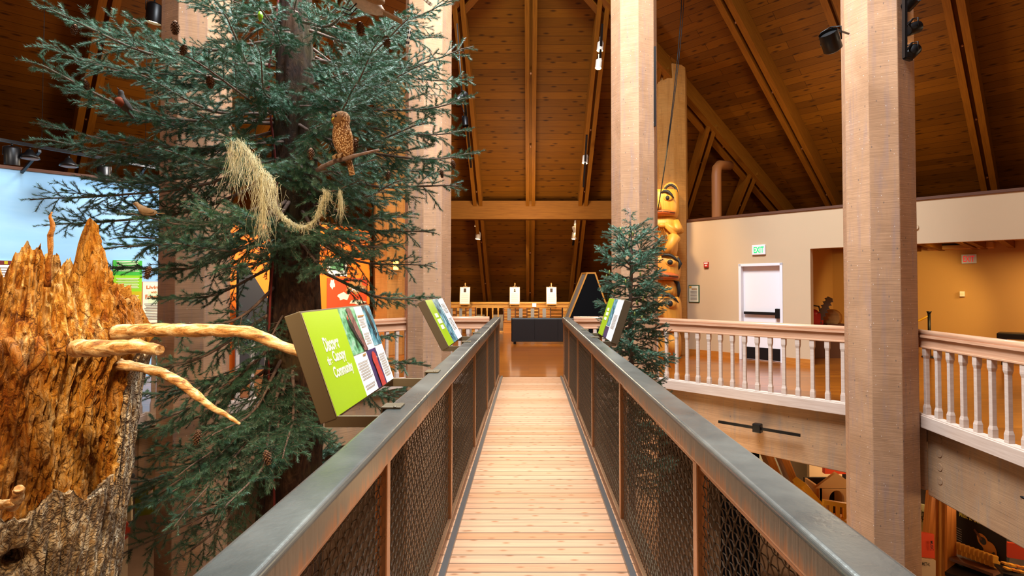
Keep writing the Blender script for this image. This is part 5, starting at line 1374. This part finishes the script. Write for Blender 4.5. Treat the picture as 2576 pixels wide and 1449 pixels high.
for pts,rs in(([(118,720,2.62),(125,645,2.6),(129,600,2.6),(134,560,2.6),(131,533,2.6)],[.014,.010,.012,.009,.003]),([(20,890,2.4),(20,850,2.38),(45,895,2.36),(60,950,2.38)],[.014,.018,.02,.012]),([(95,850,2.4),(105,880,2.38),(90,920,2.36),(60,945,2.36)],[.012,.02,.016,.008])):
    dead([P(*p) for p in pts],rs,'s',7).build('splinter','rotten_wood',st)
# ================================================================ BIRDS
def orient(f,u=V((0,0,1))):
    f=V(f).normalized(); s=u.cross(f).normalized(); w=f.cross(s); return Matrix((f,s,w)).transposed()
def rings_mb(spec,c,rot,n=16):
    m=MB(); rg=[]
    for (x,z,rx,ry,rz) in spec:  # centre along (x,z), radii across y / z
        rg.append([V(c)+rot@V((x+0*math.cos(t),ry*math.cos(t),z+rz*math.sin(t))) for t in [2*math.pi*k/n for k in range(n)]])
    m.loft(rg); return m
def songbird(name,label,c,f,s,body,wing,breast=None,beakc='dark_paint'):
    rot=orient(f); t=thing(name,label,'bird',c)
    # body and head are one surface from tail root to bill
    sp_=[(-.055,.005,0,.006,.005),(-.045,.006,0,.014,.013),(-.02,.008,0,.024,.023),(.005,.012,0,.028,.028),(.025,.022,0,.024,.026),(.036,.034,0,.0175,.020),(.045,.046,0,.0165,.0175),(.056,.049,0,.013,.0125),(.064,.048,0,.005,.0045)]
    sp_=[(a*s,b*s,0,d*s,e*s) for a,b,_,d,e in sp_]
    rings_mb(sp_,c,rot).build('body',body,t)
    m=MB(); m.tube([V(c)+rot@V((.062*s,0,.048*s)),V(c)+rot@V((.082*s,0,.046*s))],[.0045*s,.0008*s],8); m.build('beak',beakc,t)
    for q in(-1,1):
        m=MB(); m.ell(V(c)+rot@V((-.012*s,q*.024*s,.016*s)),(.042*s,.006*s,.017*s),12,8,rot=rot); m.build('wing',wing,t)
        m=MB(); m.ell(V(c)+rot@V((.054*s,q*.0115*s,.052*s)),(.0028*s,)*3,8,6); m.build('eye','dark_paint',t)
        m=MB(); m.tube([V(c)+rot@V((.0,q*.010*s,-.014*s)),V(c)+rot@V((.004*s,q*.010*s,-.036*s)),V(c)+rot@V((.02*s,q*.012*s,-.040*s))],.0016*s,5); m.build('leg','dark_paint',t)
    m=MB(); m.bar(V(c)+rot@V((-.045*s,0,.006*s)),V(c)+rot@V((-.10*s,0,.012*s)),.018*s,.004*s); m.build('tail',wing,t)
    if breast:
        m=MB(); m.ell(V(c)+rot@V((.012*s,0,.004*s)),(.030*s,.0265*s,.028*s),14,9,rot=rot); m.build('breast',breast,t)
    return t
songbird('robin','robin with orange breast perched in the left part of the big spruce','x',(1,0,0),1,'bird_grey','bird_grey') if False else None
songbird('robin','robin with orange breast perched among the left branches of the big spruce',P(305,262,4.15),(-.15,-.8,.75),1.3,'bird_grey','bird_grey','robin_breast')
songbird('wren','small tan wren on a low left branch just before the blue wall',P(365,537,4.3),(-1,-.3,.1),1.35,'bird_tan','bird_tan')
songbird('songbird','tiny grey bird sitting on a low branch right of the stump bark',P(310,1200,4.2),(-.2,-1,.6),1.3,'bird_tan','bird_grey')
songbird('grouse','large pale bird on the top branch, cut off by the upper photo edge',P(905,2,3.9),(-.8,-.2,.45),3.2,'bird_pale','bird_tan')
# owl
oc=P(862,345,4.05); f=V((-.55,-.82,0)).normalized(); rot=orient(f)
t=thing('owl','brown spotted owl perched beside the upper trunk of the big spruce','owl',oc)
m=MB(); rg=[]
for z,x,rx,ry in((-.17,-.03,.012,.014),(-.14,-.025,.04,.043),(-.09,-.012,.062,.065),(-.03,0,.072,.075),(.03,.004,.070,.072),(.07,.008,.058,.062),(.095,.012,.056,.062),(.125,.014,.063,.070),(.155,.012,.058,.064),(.18,.008,.038,.042),(.192,.006,.012,.012)):
    z*=1.0; rg.append([oc+rot@V((x+rx*math.cos(a),ry*math.sin(a),z)) for a in [2*math.pi*k/22 for k in range(22)]])
m.loft(rg); m.build('body','owl_feathers',t)
for s_ in(-1,1):
    r2=rot@Matrix.Rotation(s_*R(22),3,'Z')
    m=MB(); m.ell(oc+rot@V((.064,s_*.027,.128)),(.014,.033,.040),16,9,rot=r2); m.build('facial_disc','owl_disc',t)
    m=MB(); m.ell(oc+rot@V((.077,s_*.024,.134)),(.007,.010,.010),12,8,rot=r2); m.build('eye','dark_paint',t)
    m=MB(); m.tube([oc+rot@V((-.0,s_*.072,.05)),oc+rot@V((-.015,s_*.078,-.02)),oc+rot@V((-.04,s_*.055,-.11)),oc+rot@V((-.055,s_*.03,-.17))],[.02,.03,.024,.006],10,flat=.5); m.build('wing','owl_feathers',t)
    m=MB(); 
    for k in range(3): m.tube([oc+rot@V((.03,s_*.03+.008*(k-1),-.13)),oc+rot@V((.055,s_*.03+.012*(k-1),-.15)),oc+rot@V((.05,s_*.03+.012*(k-1),-.17))],.005,6)
    m.build('foot','bird_tan',t)
m=MB(); m.tube([oc+rot@V((.076,0,.122)),oc+rot@V((.09,0,.112)),oc+rot@V((.086,0,.10))],[.008,.006,.001],8); m.build('beak','mustard',t)
m=MB(); m.bar(oc+rot@V((-.045,0,-.12)),oc+rot@V((-.09,0,-.27)),.055,.010,rot@V((0,0,1))); m.build('tail','owl_feathers',t)
dead([oc+V((-.28,.25,-.20)),oc+V((-.1,.05,-.17)),oc+V((.05,-.03,-.165)),oc+V((.3,-.1,-.12))],[.02,.017,.015,.008],'p',9).build('perch_branch','twig_bark',tree)
# feathers stuck in the twigs
def feather(a,b,label,c1):
    a=V(a);b=V(b); t=thing('feather',label,'feather',a); m=MB(); m.tube([a,b],.0015,5); m.build('shaft','cream',t)
    d=(b-a).normalized(); s_=d.cross(V((0,1,0))).normalized(); L=(b-a).length
    for k in range(7):
        u0=.2+.8*k/7; u1=.2+.8*(k+1)/7; w=.014*math.sin(math.pi*(.25+.7*(u0)))**.6
        m=MB(); m.bar(a+d*L*u0,a+d*L*(u1-.004),w*2,.0015,V((0,1,0))); m.build('vane_band',c1 if k%2 else 'cream',t)
feather(P(1022,128,4.4),P(1032,72,4.4),'dark feather standing up among the right branches of the big spruce','dark_paint')
feather(P(1092,18,4.5),P(1062,-6,4.5),'striped pale feather at the upper photo edge among the spruce tips','bird_tan')
# ================================================================ LIGHT
def area(name,loc,rot,size,energy,col,shape='SQUARE',size_y=None,spread=180):
    l=bpy.data.lights.new(name,'AREA'); l.energy=energy; l.color=col; l.shape=shape; l.size=size
    if size_y: l.size_y=size_y
    l.spread=R(spread); o=bpy.data.objects.new(name,l); C.objects.link(o); o.location=loc; o.rotation_euler=rot; return o
def spot(name,loc,target,energy,col,angle=60,blend=.6,rad=.15):
    l=bpy.data.lights.new(name,'SPOT'); l.energy=energy; l.color=col; l.spot_size=R(angle); l.spot_blend=blend; l.shadow_soft_size=rad
    o=bpy.data.objects.new(name,l); C.objects.link(o); o.location=loc; d=V(target)-V(loc); o.rotation_euler=d.to_track_quat('-Z','Y').to_euler(); return o
def point(name,loc,energy,col,rad=.3):
    l=bpy.data.lights.new(name,'POINT'); l.energy=energy; l.color=col; l.shadow_soft_size=rad
    o=bpy.data.objects.new(name,l); C.objects.link(o); o.location=loc; return o
DAY=(.86,.93,1.0); WARM=(1,.62,.30); HALO=(1,.78,.52)
w=bpy.data.worlds.new('sky'); scn.world=w; w.use_nodes=True
bg=w.node_tree.nodes['Background']; bg.inputs[0].default_value=(.75,.86,1,1); bg.inputs[1].default_value=1.2
area('skylight_daylight',(CX,CY,9.55),(0,0,R(45)),4.2,2200,DAY)
# added warm fill points around the ring walkway, no fixtures there
for i,(x,y,z,e) in enumerate(((6.5,11,4.0,110),(-6.5,11,4.0,90),(9.0,5.5,4.0,75),(-9.5,5,4.0,55),(0,14.0,3.2,190),(7,-2,4.5,90),(-7,-2,4.5,90))):
    point('ring_fill',(x,y,z),e,HALO,.4)
spot('totem_lamp',(2.2,10.6,4.8),(3.0,12.6,2.4),420,(1,.66,.28),75,.9)
spot('post_lamp',(-2.5,10.8,4.6),(-3.2,13.0,2.0),160,WARM,80,.9)
for x in(-2.4,-.2,1.0): spot('easel_lamp',(x,17.2,3.0),(x*.9,19.0,1.1),220,(1,.8,.5),60,.8)
spot('stump_lamp',(-1.6,.6,3.6),(-2.6,3.0,1.2),900,(1,.68,.34),60,.8)
spot('stump_lamp_low',(-1.4,.4,3.2),(-2.5,3.0,-.2),600,(1,.68,.34),60,.8)
spot('spruce_lamp',(-.9,.9,3.7),(-2.4,4.9,.3),650,(1,.76,.48),58,.9)
spot('orange_wall_lamp',(-3.2,9.9,3.6),(-5.0,11.6,1.5),650,(1,.75,.45),90,.9)
spot('blue_wall_lamp',(-5.6,8.6,3.9),(-7.6,9.0,2.2),210,(1,.95,.9),110,1)
spot('blue_wall_lamp',(-7.0,6.6,3.9),(-9.2,7.4,2.2),210,(1,.95,.9),110,1)
area('room_lamp',(10.3,10.3,2.4),(0,0,0),.6,70,(1,.68,.3))
area('room_lamp',(12.6,7.6,2.4),(0,0,0),.6,60,(1,.68,.3))
spot('opening_lamp',(8.3,10.4,2.4),(9.0,13.0,1.2),260,(1,.7,.25),70,.6)
# lower hall
for x,y,e in((6.8,10.5,130),(7.0,6.5,90),(-6.5,9.5,90),(-2.5,3.0,40),(0,13,60),(2.5,8,50)):
    point('lower_lamp',(x,y,-1.3),e,(1,.66,.34),.4)
v=scn.view_settings; v.view_transform='Standard'; v.look='None'; v.gamma=1; v.use_curve_mapping=False; v.exposure=.36
scn.cycles.max_bounces=6; scn.cycles.diffuse_bounces=4; scn.cycles.glossy_bounces=3; scn.cycles.transparent_max_bounces=4
scn.cycles.sample_clamp_indirect=4

# repeats of one kind share a group
GR={'timber_post':'octagonal timber posts','balcony_railing':'wooden balcony railings','edge_girder':'timber girders around the well','spotlight':'spotlights under the roof',
 'table_easel':'table easels on the far cabinets','portrait_board':'portrait pages on the easels','information_sign':'tilted signs on the bridge rails','sample_cabinet':'cabinets of wood samples',
 'light_track':'light tracks on the rafters','hanging_lichen':'hanging beard lichen','exhibit_board':'exhibit boards','leaning_post':'leaning wooden posts below the balcony','exhibit_post':'posts of the lower exhibit frame',
 'exit_sign':'exit signs','spruce_tree':'spruces beside the bridge','feather':'feathers in the spruce','hanging_rope':'dark ropes hanging by the totem pole'}
for o in bpy.data.objects:
    k=o.name.split('.')[0]
    if o.parent is None and o.get('label') and k in GR and not o.get('group'): o['group']=GR[k]
